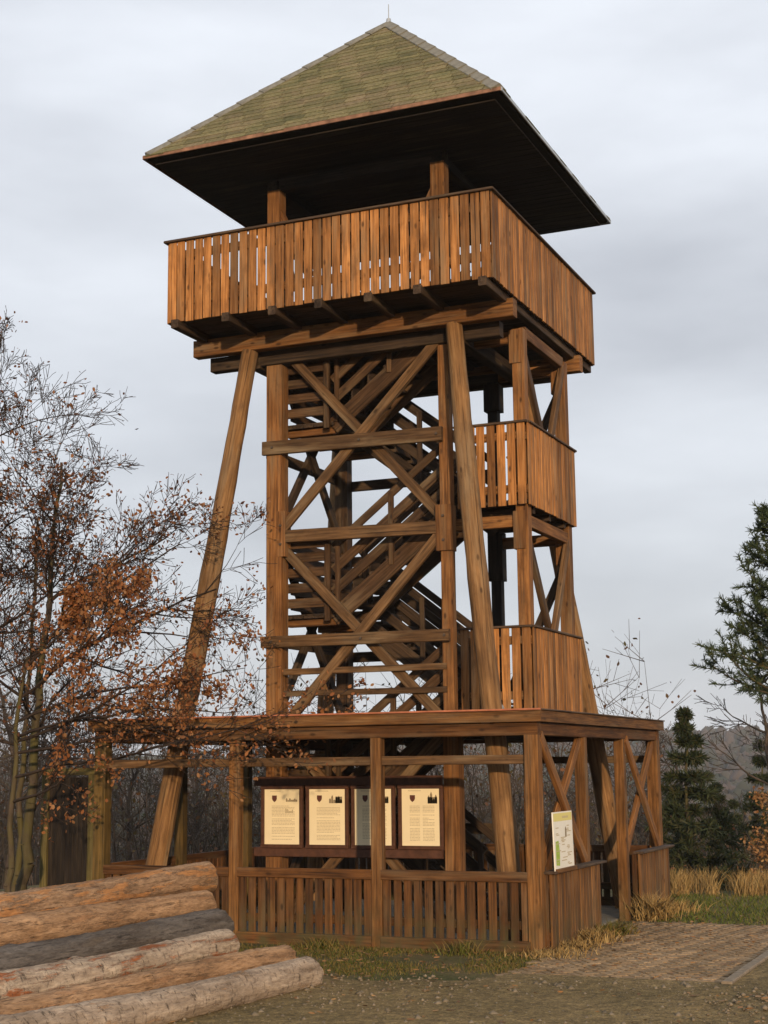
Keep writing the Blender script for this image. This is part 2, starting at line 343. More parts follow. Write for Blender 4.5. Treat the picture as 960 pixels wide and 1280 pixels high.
for i in range(-90, 90):
    for j in range(-90, 90):
        q = (i-j) % 4
        if q == 0: bx, by, hz = i+1., j+.5, True
        elif q == 3: bx, by, hz = i+.5, j+1., False
        else: continue
        wx, wy = 4.2+U*(bx*ca-by*sa), -2.1+U*(bx*sa+by*ca)
        if PX0+.0 < wx < PX1+.0 and PY0-.12 < wy < PY1-.0: bl.append((wx, wy, hz))
bl.sort(key=lambda b: (b[0]-CAM[0])**2+(b[1]-CAM[1])**2)
def brick_geo(a=.0935, b=.0425, h=.045, c=.007):
    v = [(-a, -b, 0), (a, -b, 0), (a, b, 0), (-a, b, 0), (-a, -b, h-c), (a, -b, h-c), (a, b, h-c), (-a, b, h-c), (-a+c, -b+c, h), (a-c, -b+c, h), (a-c, b-c, h), (-a+c, b-c, h)]
    f = [(8, 9, 10, 11)]+[(i, (i+1) % 4, 4+(i+1) % 4, 4+i) for i in range(4)]+[(4+i, 4+(i+1) % 4, 8+(i+1) % 4, 8+i) for i in range(4)]
    return v, f
BV, BF = brick_geo(); bme = pydata('brick', BV, BF); bme.materials.append(M['brick'])
jv, jf = [], []
for k, (wx, wy, hz) in enumerate(bl):
    R_ = Matrix.Translation((wx, wy, -.017+random.uniform(-.003, .003))) @ Matrix.Rotation(rad(38)+(0 if hz else math.pi/2)+random.gauss(0, .008), 4, 'Z') @ Matrix.Rotation(random.gauss(0, .008), 4, 'X')
    if k < 295: link('brick', bme, None, pv, R_)
    else:
        o0 = len(jv); jv += [R_ @ Vector(p) for p in BV]; jf += [tuple(o0+i for i in f) for f in BF]
jo = link('brick_field', pydata('brick_field', jv, jf), 'brick', pv); tag(jo, kind='stuff')
# kerb along the paving: separate kerb stones
M['kerb'] = simple('kerb_concrete', (.21, .165, .115), .9, .3, 16)
kb = link('kerb', box_mesh(.10, .06, 5.3, mat='kerb'), None, None, frame_z((5.36, -4.85, -.02), (5.36, .45, -.02), (0, 0, 1))); tag(kb, kind='structure')
for i in range(6): timber('kerb_stone', (5.365+random.uniform(-.006, .006), -4.86+i*.9, .012), (5.365, -4.86+i*.9+.885, .012), .10, .10, kb, 'kerb', (0, 0, 1))

# ------------------------------------------------------------------ the lookout tower
T = empty('lookout_tower'); tag(T, 'tall brown timber lookout tower with mossy pyramid roof and boarded balconies', 'tower')

# --- roof
RE, RZ, RA = 2.6, 10.50, 13.13
def roof_shell():
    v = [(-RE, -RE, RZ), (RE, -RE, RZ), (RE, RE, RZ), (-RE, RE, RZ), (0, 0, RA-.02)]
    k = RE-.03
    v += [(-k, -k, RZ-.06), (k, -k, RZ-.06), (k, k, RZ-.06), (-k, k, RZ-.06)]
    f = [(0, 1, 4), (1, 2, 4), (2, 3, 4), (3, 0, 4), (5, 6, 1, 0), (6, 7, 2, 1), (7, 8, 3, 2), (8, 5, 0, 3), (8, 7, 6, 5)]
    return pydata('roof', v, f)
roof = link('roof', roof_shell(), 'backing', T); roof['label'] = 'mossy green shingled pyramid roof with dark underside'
RL = math.hypot(RE, RA-RZ); sl = Vector((0, RE, RA-RZ)).normalized()
def face_frames():
    out_ = []
    for k in range(4):
        Rk = Matrix.Rotation(k*math.pi/2, 3, 'Z')
        out_.append((Rk @ Vector((1, 0, 0)), Rk @ sl, Rk @ Vector((0, -(RA-RZ), RE)).normalized(), Rk @ Vector((0, -RE, RZ))))
    return out_
FR = face_frames()
ROW, SW = .142, .31
def sh_geo(l, r, h, th=.014):
    # local: x across, y up the slope, z outward; thick butt edge at the bottom
    v = [(l, 0, .0), (r, 0, .0), (l, 0, th), (r, 0, th), (l, h, .005), (r, h, .005)]
    return v, [(0, 1, 3, 2), (2, 3, 5, 4), (0, 2, 4), (1, 5, 3), (0, 4, 5, 1)]
sh_cache = {}
for k, (ax, ay, az, org) in enumerate(FR):
    jv, jf = [], []; rows = int(RL/ROW)+1
    for rI in range(rows):
        y0 = rI*ROW-.03; half = RE*(1-max(y0, 0)/RL)-.02
        half_t = RE*(1-min(RL, y0+ROW+.06)/RL)-.02
        x = -half-((rI % 2)*.5+random.uniform(0, .1))*SW
        while x < half:
            l, r = max(x+.006, -half), min(x+SW-.006, half); x += SW
            if r-l < .05: continue
            hh = ROW+.06
            jit = random.uniform(-.022, .022)
            base = org+ax*((l+r)/2)+ay*(y0+jit)+az*.006
            ww = round((r-l)/2, 2)
            V_, F_ = sh_geo(-ww, ww, hh)
            # keep the top of edge shingles inside the hip
            Vn = []
            for p in V_:
                px = p[0]
                if p[1] > 0:
                    cx = (l+r)/2+px; lim = max(half_t, .0); px = max(-lim, min(lim, cx))-(l+r)/2
                Vn.append((px, p[1], p[2]))
            mw = Matrix(((ax.x, ay.x, az.x, base.x), (ax.y, ay.y, az.y, base.y), (ax.z, ay.z, az.z, base.z), (0, 0, 0, 1)))
            if k == 0:
                key = tuple(round(c, 2) for p in Vn for c in p)
                if key not in sh_cache:
                    sh_cache[key] = pydata('shingle', Vn, F_); sh_cache[key].materials.append(M['shingle'])
                link('shingle', sh_cache[key], None, roof, mw)
            else:
                o0 = len(jv); jv += [mw @ Vector(p) for p in Vn]; jf += [tuple(o0+i for i in f) for f in F_]
    if k: tag(link('shingle_field', pydata('shingle_field', jv, jf), 'shingle', roof), kind='stuff')
for sx_, sy_ in ((-1, -1), (1, -1), (1, 1), (-1, 1)):
    d0, d1 = Vector((sx_*RE, sy_*RE, RZ+.03)), Vector((sx_*.02, sy_*.02, RA+.03)); n = 11
    for i in range(n):
        a = d0.lerp(d1, max(0, i/n-.004)); b = d0.lerp(d1, (i+1)/n)
        upv = Vector((sx_, sy_, 1.6)); fz = frame_z(a, b, upv)
        hm = sh_cache.get('hip')
        if hm is None:
            ln = (b-a).length+.03
            hv = [(-.11, -.055, 0), (0, .02, 0), (.11, -.055, 0), (-.10, -.068, ln), (0, .006, ln), (.10, -.068, ln), (-.11, -.075, 0), (.11, -.075, 0)]
            hm = pydata('hip_cap', hv, [(0, 1, 4, 3), (1, 2, 5, 4), (0, 6, 7, 2, 1), (0, 3, 6), (2, 7, 5)]); hm.materials.append(simple('grey_hip_cap', (.17, .165, .14), .85, .3, 9)); sh_cache['hip'] = hm
        link('hip_cap', hm, None, roof, fz)
for k, (ax, ay, az, org) in enumerate(FR):
    o_ = -ay*.02
    a, b = org-ax*(RE+.02)+o_+Vector((0, 0, -.02)), org+ax*(RE+.02)+o_+Vector((0, 0, -.02))
    outw = Vector((org.x, org.y, 0)).normalized()
    timber('eave_flashing', a+outw*.012, b+outw*.012, .052, .02, roof, 'rust' if k in (0, 3) else 'metal', outw)
# flat boarded ceiling below the roof, with purlins
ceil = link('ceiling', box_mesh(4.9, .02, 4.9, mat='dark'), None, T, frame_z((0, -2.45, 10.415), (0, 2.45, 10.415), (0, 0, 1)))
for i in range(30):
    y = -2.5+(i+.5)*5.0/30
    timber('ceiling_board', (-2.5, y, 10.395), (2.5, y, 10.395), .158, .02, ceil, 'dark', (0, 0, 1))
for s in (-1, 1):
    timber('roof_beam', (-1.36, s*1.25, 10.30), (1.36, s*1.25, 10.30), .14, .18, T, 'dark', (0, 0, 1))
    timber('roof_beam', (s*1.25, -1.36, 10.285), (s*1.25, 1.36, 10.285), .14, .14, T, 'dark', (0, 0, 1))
for a in (-1, 1):
    for b in (-1, 1):
        timber('roof_post', (a*1.25, b*1.25, 8.1), (a*1.25, b*1.25, 10.22), .2, .2, T, 'timber')
        timber('knee_brace', (a*1.25, b*1.25, 10.0), (a*.72, b*1.25, 8.9), .12, .1, T, 'timber', (0, 1, 0))
        timber('knee_brace', (a*1.25, b*1.25, 9.95), (a*1.25, b*.72, 8.9), .12, .1, T, 'timber', (1, 0, 0))
rodm = pole_mesh('lightning_rod', (0, 0, RA), (0, 0, RA+.34), .011, .005, 'metal', 0, 3, 6)
rod = link('lightning_rod', rodm, None, T, Matrix.Translation((0, 0, RA-.02)))
link('rod_collar', pole_mesh('rod_collar', (0, 0, 0), (0, 0, .09), .05, .035, 'metal', 0, 2, 10), None, rod, Matrix.Translation((0, 0, RA-.01)))

# --- railings: a frame of rails with separate upright boards
def boards_along(par, a, b, z0, z1, outn, pitch, bw, th, mat, jit=.004, skip=None):
    a, b = Vector(a), Vector(b); ln = (b-a).length; d = (b-a)/ln; n = max(1, round(ln/pitch)); st = ln/n
    nn = Vector(outn)
    for i in range(n):
        c = a+d*(st*(i+.5)+random.uniform(-jit, jit))+nn*random.uniform(0, .006)
        dz = random.uniform(-.006, .006)
        p0 = Vector((c.x, c.y, z0+dz)); tilt = d*random.gauss(0, .003)
        timber('board', p0, p0+Vector((0, 0, round(z1-z0, 3)))+tilt*0, bw, th, par, mat, nn)
B = 2.37
for k in range(4):
    Rk = Matrix.Rotation(k*math.pi/2, 3, 'Z'); q = lambda x, y, z: Rk @ Vector((x, y, z))
    outn = q(0, -1, 0)
    cap = timber('railing', q(-B-.03, -B+.005, 9.275), q(B+.03, -B+.005, 9.275), .10 if k % 2 == 0 else .096, .032 if k % 2 == 0 else .03, T, 'cap', (0, 0, 1))
    cap['label'] = 'upper balcony railing with dark cap rail'
    boards_along(cap, q(-B+.015, -B+.013, 0), q(B-.015, -B+.013, 0), 8.115, 9.258, outn, .1385, .117, .024, 'board')
    for z in (8.42, 9.08): timber('inner_rail', q(-B+.05, -B+.052, z), q(B-.05, -B+.052, z), .05, .12, cap, 'timber', (0, 0, 1))
    for i in range(4): timber('rail_post', q(-B+.085+i*(2*B-.17)/4, -B+.125, 8.14), q(-B+.085+i*(2*B-.17)/4, -B+.125, 9.24), .085, .085, cap, 'timber')
# platform
pf = link('platform_floor', box_mesh(4.5, .012, 4.5, mat='deck'), None, T, frame_z((0, -2.25, 8.185), (0, 2.25, 8.185), (0, 0, 1)))
for i in range(24):
    x = -2.26+i*4.52/23
    timber('floor_plank', (-2.30, x, 8.155), (2.30, x, 8.155), .19, .035, pf, 'deck', (0, 0, 1))
for x in (-2.2, -1.42, -.72, -.03, .67, 1.37, 2.24):
    wj = .11
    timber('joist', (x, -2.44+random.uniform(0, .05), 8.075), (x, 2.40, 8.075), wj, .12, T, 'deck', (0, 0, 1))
for s in (-1, 1):
    timber('main_beam', (-2.38, s*1.54, 7.94), (2.38, s*1.54, 7.94), .16, .24, T, 'timber', (0, 0, 1))
    timber('cross_beam', (s*1.53, -1.36, 7.72), (s*1.53, 1.36, 7.72), .16, .2, T, 'deck', (0, 0, 1))
    timber('cross_beam', (-2.25, s*1.28, 7.755), (2.1, s*1.28, 7.755), .16, .2, T, 'deck', (0, 0, 1))

# --- four raking poles
for a in (-1, 1):
    for b in (-1, 1):
        p0, p1 = Vector((a*2.51, b*2.51, -.1)), Vector((a*1.52, b*1.52, 7.82))
        link('raking_pole', pole_mesh('raking_pole', p0, p1, .145, .118, 'pole', .02, 30, 14, seed=int(5+a+3*b)), None, T, frame_z(p0, p1, (0, 1, 0)))
# thin metal collar where the pole meets the pavilion deck
for a in (-1, 1):
    c = (a*2.155, -2.155, 2.70)
    link('pole_collar', pole_mesh('pole_collar', (0, 0, 0), (0, 0, .05), .17, .15, 'metal', .004, 2, 14, seed=3), None, T, Matrix.Translation(c))

# --- stair body: posts, rails, crossed braces
FY, BY = -1.24, .95
ZT = 7.64
timber('corner_post', (-1.24, FY, 0), (-1.24, FY, ZT), .235, .22, T, 'timber')
timber('corner_post', (1.30, FY, 0), (1.30, FY, 2.5), .21, .2, T, 'timber')
timber('corner_post', (1.275, FY, 2.5), (1.275, FY, ZT), .15, .15, T, 'timber')
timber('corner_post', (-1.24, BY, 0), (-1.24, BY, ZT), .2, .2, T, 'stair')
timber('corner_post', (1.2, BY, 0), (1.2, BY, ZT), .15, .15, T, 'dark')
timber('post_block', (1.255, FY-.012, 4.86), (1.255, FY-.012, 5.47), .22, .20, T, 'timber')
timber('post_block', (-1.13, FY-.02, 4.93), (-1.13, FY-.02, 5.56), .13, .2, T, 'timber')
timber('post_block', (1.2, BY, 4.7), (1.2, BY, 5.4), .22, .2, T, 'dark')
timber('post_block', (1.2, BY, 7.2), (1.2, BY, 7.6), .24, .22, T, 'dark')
timber('tie_rail', (-1.40, FY-.125, 6.455), (1.27, FY-.125, 6.415), .19, .07, T, 'brace', (0, 1, 0))
timber('tie_rail', (-1.12, FY-.06, 5.21), (1.2, FY-.06, 5.175), .17, .09, T, 'brace', (0, 1, 0))
timber('tie_rail', (-1.40, FY-.145, 3.765), (1.33, FY-.145, 3.75), .155, .07, T, 'brace', (0, 1, 0))
timber('guard_rail', (-1.10, FY-.07, 3.355), (1.26, FY-.07, 3.355), .085, .04, T, 'brace', (0, 1, 0))
timber('guard_rail', (-1.10, FY-.07, 3.065), (1.26, FY-.07, 3.055), .08, .04, T, 'brace', (0, 1, 0))
def cross(p, q, r, s, wd, th, up, mat='brace', off=.0):
    u = Vector(up)*off
    timber('brace', Vector(p)+u, Vector(q)+u, wd, th, T, mat, up); timber('brace', Vector(r)-u, Vector(s)-u, wd, th, T, mat, up)
cross((-1.0, FY-.02, 7.72), (1.2, FY-.02, 5.32), (1.2, FY-.02, 7.72), (-1.14, FY-.02, 5.30), .135, .07, (0, 1, 0), off=.036)
cross((-1.12, FY-.02, 5.02), (1.12, FY-.02, 2.72), (1.18, FY-.02, 5.08), (-1.02, FY-.02, 2.72), .135, .07, (0, 1, 0), off=.036)
cross((-1.12, FY-.0, 2.5), (1.15, FY-.0, .1), (1.18, FY-.0, 2.5), (-1.12, FY-.0, .1), .135, .06, (0, 1, 0), off=.033)
for z0, z1 in ((.1, 2.5), (2.75, 5.1), (5.3, 7.65)):
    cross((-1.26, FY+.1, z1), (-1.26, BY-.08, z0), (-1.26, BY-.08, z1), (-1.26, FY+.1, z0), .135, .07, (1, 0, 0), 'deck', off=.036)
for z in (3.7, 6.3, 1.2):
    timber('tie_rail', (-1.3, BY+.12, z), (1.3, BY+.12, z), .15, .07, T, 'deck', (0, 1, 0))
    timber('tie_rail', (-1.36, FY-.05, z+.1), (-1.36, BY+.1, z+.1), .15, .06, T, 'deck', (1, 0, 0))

bolt_me = pole_mesh('bolt', (0, 0, 0), (0, 0, .025), .022, .018, 'bolt_steel', 0, 2, 8)
for bx, by, bz in ((-1.24, FY-.16, 6.455), (1.2, FY-.16, 6.415), (-1.24, FY-.18, 3.765), (1.27, FY-.18, 3.75), (.08, FY-.16, 6.44), (.09, FY-.18, 3.757), (-1.13, FY-.12, 5.36), (-1.13, FY-.12, 5.1), (1.255, FY-.112, 5.32), (1.255, FY-.112, 5.0)):
    link('bolt', bolt_me, None, T, frame_z((bx, by+.005, bz), (bx, by-.02, bz), (0, 0, 1)))
# --- landing bay on the right side
LX, LY = 2.23, .94
for b in (-1, 1):
    timber('bay_post', (LX, b*LY, 2.70), (LX, b*LY, 7.82), .165, .165, T, 'timber')
    for z0, z1 in ((4.86, 5.36), (7.35, 7.8)): timber('post_block', (LX-.035, b*LY-.01, z0), (LX-.035, b*LY-.01, z1), .165, .19, T, 'timber')
    for z in (5.24, 7.72): timber('bay_beam', (1.3, b*LY, z), (LX-.08, b*LY, z), .11, .16, T, 'timber', (0, 0, 1))
for z in (5.24, 7.80): timber('bay_beam', (LX+.02, -LY+.08, z), (LX+.02, LY-.08, z), .1, .16, T, 'timber', (0, 0, 1))
for z1, z0 in ((7.74, 6.15), (5.2, 3.6)):
    timber('brace', (LX-.03, -LY+.12, z1), (LX-.03, .34, z0), .13, .07, T, 'stair', (1, 0, 0))
    timber('brace', (LX+.045, LY-.06, z1), (LX+.045, -.02, z0), .13, .07, T, 'brace', (1, 0, 0))
    timber('brace', (1.35, LY, z0-.5), (LX-.05, LY, z1-.4), .11, .075, T, 'deck', (0, 1, 0))
def landing(zf, zb, zt):
    fl = link('landing', box_mesh(1.0, .014, 2.1, mat='deck'), None, T, frame_z((1.83, -1.05, zf), (1.83, 1.05, zf), (0, 0, 1)))
    for i in range(12):
        y = -1.02+i*2.04/11; timber('floor_plank', (1.33, y, zf-.03), (2.33, y, zf-.03), .165, .036, fl, 'deck', (0, 0, 1))
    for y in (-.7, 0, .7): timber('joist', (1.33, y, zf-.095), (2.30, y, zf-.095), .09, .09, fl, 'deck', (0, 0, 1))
    X1, Y1 = 2.355, 1.10
    for a, b, outn in (((1.36, -Y1, 0), (X1-.012, -Y1, 0), (0, -1, 0)), ((X1, -Y1+.01, 0), (X1, Y1-.01, 0), (1, 0, 0)), ((X1-.012, Y1, 0), (1.36, Y1, 0), (0, 1, 0))):
        a, b = Vector(a), Vector(b); d = (b-a).normalized(); nn = Vector(outn); e = 0 if nn.x else .02
        o = timber('landing_railing', a+Vector((0, 0, zt+.012))-d*e, b+Vector((0, 0, zt+.012))+d*e, .09, .03-.003*abs(nn.x), T, 'cap', (0, 0, 1))
        boards_along(o, a, b, zb, zt, outn, .135, .11, .024, 'board')
        for z in (zb+.22, zt-.16): timber('inner_rail', a-nn*.04+Vector((0, 0, z))+d*.04, b-nn*.04+Vector((0, 0, z))-d*.04, .045, .11, o, 'timber', (0, 0, 1))
landing(5.50, 5.43, 6.52); landing(2.82, 2.745, 3.83)

# --- stairs: a rear flight up to the left, a half landing, a front flight back to the right
def flight(x0, z0, x1, z1, ya, yb, mat='timber'):
    fl = timber('stair_flight', (x0, ya, z0-.06), (x1, ya, z1-.06), .23, .055, T, mat, (0, 1, 0))
    timber('stringer', (x0, yb, z0-.06), (x1, yb, z1-.06), .23, .055, fl, mat, (0, 1, 0))
    n = 7
    for i in range(n):
        t = (i+.6)/n; x = x0+(x1-x0)*t; z = z0+(z1-z0)*(i+.8)/n
        timber('tread', (x, ya+.03, z), (x, yb-.03, z), .27, .045, fl, 'deck', (0, 0, 1))
        xr = x-(.12 if x1 < x0 else -.12)*-1
        if i % 7 != 3: timber('riser', (xr, ya+.03, z+.09), (xr, yb-.03, z+.09), .15, .02, fl, 'deck', (1, 0, 0))
    for y in (ya-.02, yb+.02):
        for h, hw in ((.30, .13), (.60, .13), (.92, .11)): timber('handrail', (x0, y, z0+h), (x1, y, z1+h), hw, .035, fl, mat, (0, 1, 0))
        for t in (.04, .5, .96): timber('baluster', (x0+(x1-x0)*t, y+.0, z0+(z1-z0)*t-.05), (x0+(x1-x0)*t, y+.0, z0+(z1-z0)*t+.95), .07, .062, fl, mat, (0, 1, 0))
lv = (.02, 2.80, 5.48, 8.14)
for k in range(3):
    a, b = lv[k], lv[k+1]; mzz = (a+b)/2
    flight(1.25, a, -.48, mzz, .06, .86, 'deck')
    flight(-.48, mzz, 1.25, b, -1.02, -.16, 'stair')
    hl = link('half_landing', box_mesh(.72, .02, 2.0, mat='deck'), None, T, frame_z((-.82, -1.08, mzz+.0), (-.82, .92, mzz+.0), (0, 0, 1)))
    for i in range(5): timber('floor_plank', (-1.16+i*.16, -1.08, mzz-.03), (-1.16+i*.16, .92, mzz-.03), .15, .036, hl, 'deck', (0, 0, 1))
    for y in (-.95, .0, .8): timber('joist', (-1.2, y, mzz-.10), (-.46, y, mzz-.10), .10, .10, hl, 'timber', (0, 0, 1))
    for z in (.16, .37, .58, .79, .98):
        timber('half_landing_rail', (-1.16, -1.12, mzz+z), (-.5, -1.12, mzz+z), .13, .035, hl, 'stair', (0, 1, 0))
        timber('half_landing_rail', (-1.14, -1.0, mzz+z), (-1.14, .9, mzz+z), .15, .035, hl, 'stair', (1, 0, 0))
        timber('half_landing_rail', (-1.1, .93, mzz+z), (-.45, .93, mzz+z), .15, .035, hl, 'stair', (0, 1, 0))
    timber('half_landing_rail', (-.52, -1.14, mzz-.1), (-.52, -1.14, mzz+1.05), .08, .07, hl, 'stair', (0, 1, 0))

# --- open pavilion round the foot
PB = 2.90
dk = link('pavilion_roof', box_mesh(5.9, .012, 5.9, mat='deck'), None, T, frame_z((0, -2.95, 2.665), (0, 2.95, 2.665), (0, 0, 1)))
dk['label'] = 'flat plank roof of the pavilion at the tower foot'
for i in range(26):
    y = -2.9+i*5.8/25; timber('roof_plank', (-2.97, y, 2.635), (2.97, y, 2.635), .222, .04, dk, 'deck', (0, 0, 1))
for k in range(4):
    Rk = Matrix.Rotation(k*math.pi/2, 3, 'Z'); q = lambda x, y, z: Rk @ Vector((x, y, z))
    e = .02 if k % 2 else .048
    timber('fascia', q(-3.0-e, -3.035, 2.635), q(3.0+e, -3.035, 2.635), .13, .028, dk, 'post', q(0, -1, 0))
    if k: timber('roof_flashing', q(-3.03, -3.035, 2.71), q(3.03, -3.035, 2.71), .07 if k % 2 else .072, .018 if k % 2 else .02, dk, 'cap', (0, 0, 1))
    zz = 2.495 if k % 2 == 0 else 2.493
    timber('eaves_beam', q(-2.985+.06*(k % 2), -PB, zz), q(2.985-.06*(k % 2), -PB, zz), .15, .15 if k % 2 == 0 else .145, T, 'low', (0, 0, 1))  # darker wood on the beam stands in for the shadow under the fascia
M['redflash'] = simple('red_roof_edge', (.34, .12, .06), .6, .3, 8)
timber('roof_flashing', (-3.05, -3.04, 2.711), (3.05, -3.04, 2.711), .072, .021, dk, 'redflash', (0, 0, 1))
for s in (-.95, .95):
    timber('ceiling_beam', (s, -2.82, 2.52), (s, 2.82, 2.52), .13, .16, T, 'deck', (0, 0, 1))
pp = [-PB, -.95, .96, PB]
for i, a in enumerate(pp):
    for j, b in enumerate(pp):
        if i in (0, 3) or j in (0, 3):
            sz = .168 if (i in (0, 3) and j in (0, 3)) else .135
            timber('pavilion_post', (a, b, -.05), (a, b, 2.425), sz, sz, T, 'mossy_post' if a < -2 else 'post')
# crossbars high in the front and rear bays
for s in (-1, 1):
    for i in range(3):
        timber('crossbar', (pp[i]+.07, s*PB, 2.15), (pp[i+1]-.07, s*PB, 2.15), .105, .07, T, 'brace', (0, 1, 0))
# parapets: rail, sill and separate boards in each bay
def parapet(a, b, outn, face, z0, z1):
    a, b = Vector(a), Vector(b); d = (b-a).normalized(); nn = Vector(outn)
    up = Vector((0, 0, 1))
    o = timber('parapet', a+nn*(face-.03)+up*.835, b+nn*(face-.03)+up*.835, .115, .05, T, 'low', nn)
    timber('sill', a+nn*(face-.015)+up*.045, b+nn*(face-.015)+up*.045, .185, .06, o, 'low', nn)
    boards_along(o, a+nn*(face-.055), b+nn*(face-.055), z0, z1, outn, .128, .098, .022, 'low')
    timber('backing_rail', a+nn*(face-.10)+up*.3, b+nn*(face-.10)+up*.3, .1, .05, o, 'low', nn)
    return o
for i in range(3):
    parapet((pp[i]+.06, -PB, 0), (pp[i+1]-.06, -PB, 0), (0, -1, 0), .085, .1, .80)
    parapet((pp[i+1]-.08, PB, 0), (pp[i]+.08, PB, 0), (0, 1, 0), .085, .1, .80)
    parapet((-PB, pp[i+1]-.08, 0), (-PB, pp[i]+.08, 0), (-1, 0, 0), .085, .1, .80)
def side_panel(y0, y1):
    cap_ = timber('parapet', (3.06, y0-.03, .885), (3.06, y1+.05, .885), .15, .03, T, 'cap', (0, 0, 1))
    boards_along(cap_, (3.045, y0, 0), (3.045, y1, 0), -.02, .868, (1, 0, 0), .126, .114, .026, 'post')
    for z in (.18, .72): timber('backing_rail', (3.01, y0+.02, z), (3.01, y1-.02, z), .1, .04, cap_, 'low', (1, 0, 0))
    for y in (y0+.03, y1-.03): timber('end_stud', (2.985, y, 0), (2.985, y, .86), .06, .07, cap_, 'low', (1, 0, 0))
side_panel(-2.86, -.80); side_panel(1.20, 3.0)
for y0, y1 in ((-2.85, -1.0), (1.02, 2.85)):
    for xs_ in (2.93,):
        cross((xs_, y0, 2.42), (xs_, y1-.12, .92), (xs_, y1, 2.42), (xs_, y0+.12, .92), .13, .06, (1, 0, 0), 'timber', off=.033)
# concrete footing strip
M['conc'] = simple('footing_concrete', (.19, .17, .135), .95, .3, 7)
timber('footing', (-3.02, -2.9, -.06), (3.02, -2.9, -.06), .30, .10, T, 'conc', (0, 0, 1))
timber('footing', (2.95, -2.74, -.062), (2.95, -.8, -.062), .28, .10, T, 'conc', (0, 0, 1))
fl = link('pavilion_floor', box_mesh(5.6, .06, 5.6, mat='conc'), None, T, frame_z((0, -2.8, -.01), (0, 2.8, -.01), (0, 0, 1)))
# rails that carry the information panels
for z in (1.905, .985): timber('panel_rail', (-1.5, FY-.135, z), (1.19, FY-.135, z), .12, .05, T, 'frame', (0, 1, 0))

# ------------------------------------------------------------------ information panels
def flat(name, polys, mat, parent, mw):
    v, f = [], []
    for p in polys: o0 = len(v); v += [(x, 0, z) for x, z in p]; f.append(tuple(range(o0, o0+len(p))))
    return link(name, pydata(name, v, f), mat, parent, mw)
def rect(x0, z0, x1, z1): return [(x0, z0), (x1, z0), (x1, z1), (x0, z1)]
SHIELD = [(-.5, .55), (.5, .55), (.5, -.05), (.32, -.38), (0, -.62), (-.32, -.38), (-.5, -.05)]
def skyline(rg, x0, z0, wd, ht, towers):
    ps = []
    for i in range(towers):
        a = x0+wd*i/towers; h = ht*rg.uniform(.35, 1.0); b = a+wd/towers*.92
        ps.append([(a, z0), (b, z0), (b, z0+h*.72), ((a+b)/2, z0+h), (a, z0+h*.72)])
    return ps
def info_panel(xc, label, kind, seed):
    rg = np.random.default_rng(seed); Wd, Ht, zc, yy = .52, .715, 1.443, FY-.165
    E0 = empty('information_panel', (xc, yy, zc)); tag(E0, label, 'info panel', 'information panels on the tower foot')
    W0 = Matrix.Translation((xc, yy, zc)); wv = lambda y: Matrix.Translation((xc, yy+y, zc))
    a, b = Wd/2, Ht/2
    for p0, p1 in (((-a-.05, 0, b+.025), (a+.05, 0, b+.025)), ((-a-.05, 0, -b-.025), (a+.05, 0, -b-.025))): timber('frame_rail', W0 @ Vector(p0), W0 @ Vector(p1), .05, .05, E0, 'frame', (0, 1, 0))
    for s in (-1, 1): timber('frame_stile', W0 @ Vector((s*(a+.025), .001, -b)), W0 @ Vector((s*(a+.025), .001, b)), .05, .048, E0, 'frame', (0, 1, 0))
    sh = link('sheet', box_mesh(Wd, .012, Ht, mat='paper'), None, E0, Matrix.Translation((xc, yy, zc-b)))
    f1 = wv(-.0075)
    flat('crest', [[(-.11+.072*x, .235+.075*z) for x, z in SHIELD]], 'crest', sh, f1)
    flat('heading', [rect(-.17+.012*i, .325, -.163+.012*i, .338) for i in range(int(rg.integers(10, 18)))], 'ink', sh, f1)
    if kind == 0: dr = skyline(rg, .06, .195, .17, .05, 7)
    elif kind == 3: dr = skyline(rg, .10, .17, .13, .155, 4)+[rect(.10, .17, .23, .25)]
    else: dr = skyline(rg, .03, .175, .19, .12, 6)+[rect(.12, .175, .22, .26)]
    flat('drawing', dr, 'ink_dark', sh, f1)
    ln = []
    z = .135
    while z > -.30:
        if rg.random() < .12: z -= .02; continue
        for c0, c1 in (((-.15, -.01), (.03, .19)) if kind == 3 else ((-.15, .19),)):
            x = c0; e = c1-(rg.random() < .2)*rg.uniform(.03, .1)
            while x < e: wl = rg.uniform(.012, .045); ln.append(rect(x, z, min(x+wl, e), z+.0075)); x += wl+.006
        z -= .0185
    if kind == 0: flat('small_drawing', skyline(rg, .05, .05, .12, .07, 5), 'ink', sh, wv(-.0085))
    tag(flat('printed_text', ln, 'ink', sh, f1), kind='stuff')
for xc, lab, kd, sdn in ((-1.08, 'framed cream information panel with low landscape sketch, half screened by brown leaves', 0, 1), (-.417, 'framed cream information panel with castle ruin drawing, between leaf-screened panel and front post', 1, 2),
        (.24, 'framed cream information panel crossed by the shadow of the front pavilion post', 2, 3), (.903, 'framed cream information panel with tall castle drawing and two text columns', 3, 4)):
    info_panel(xc, lab, kd, sdn)

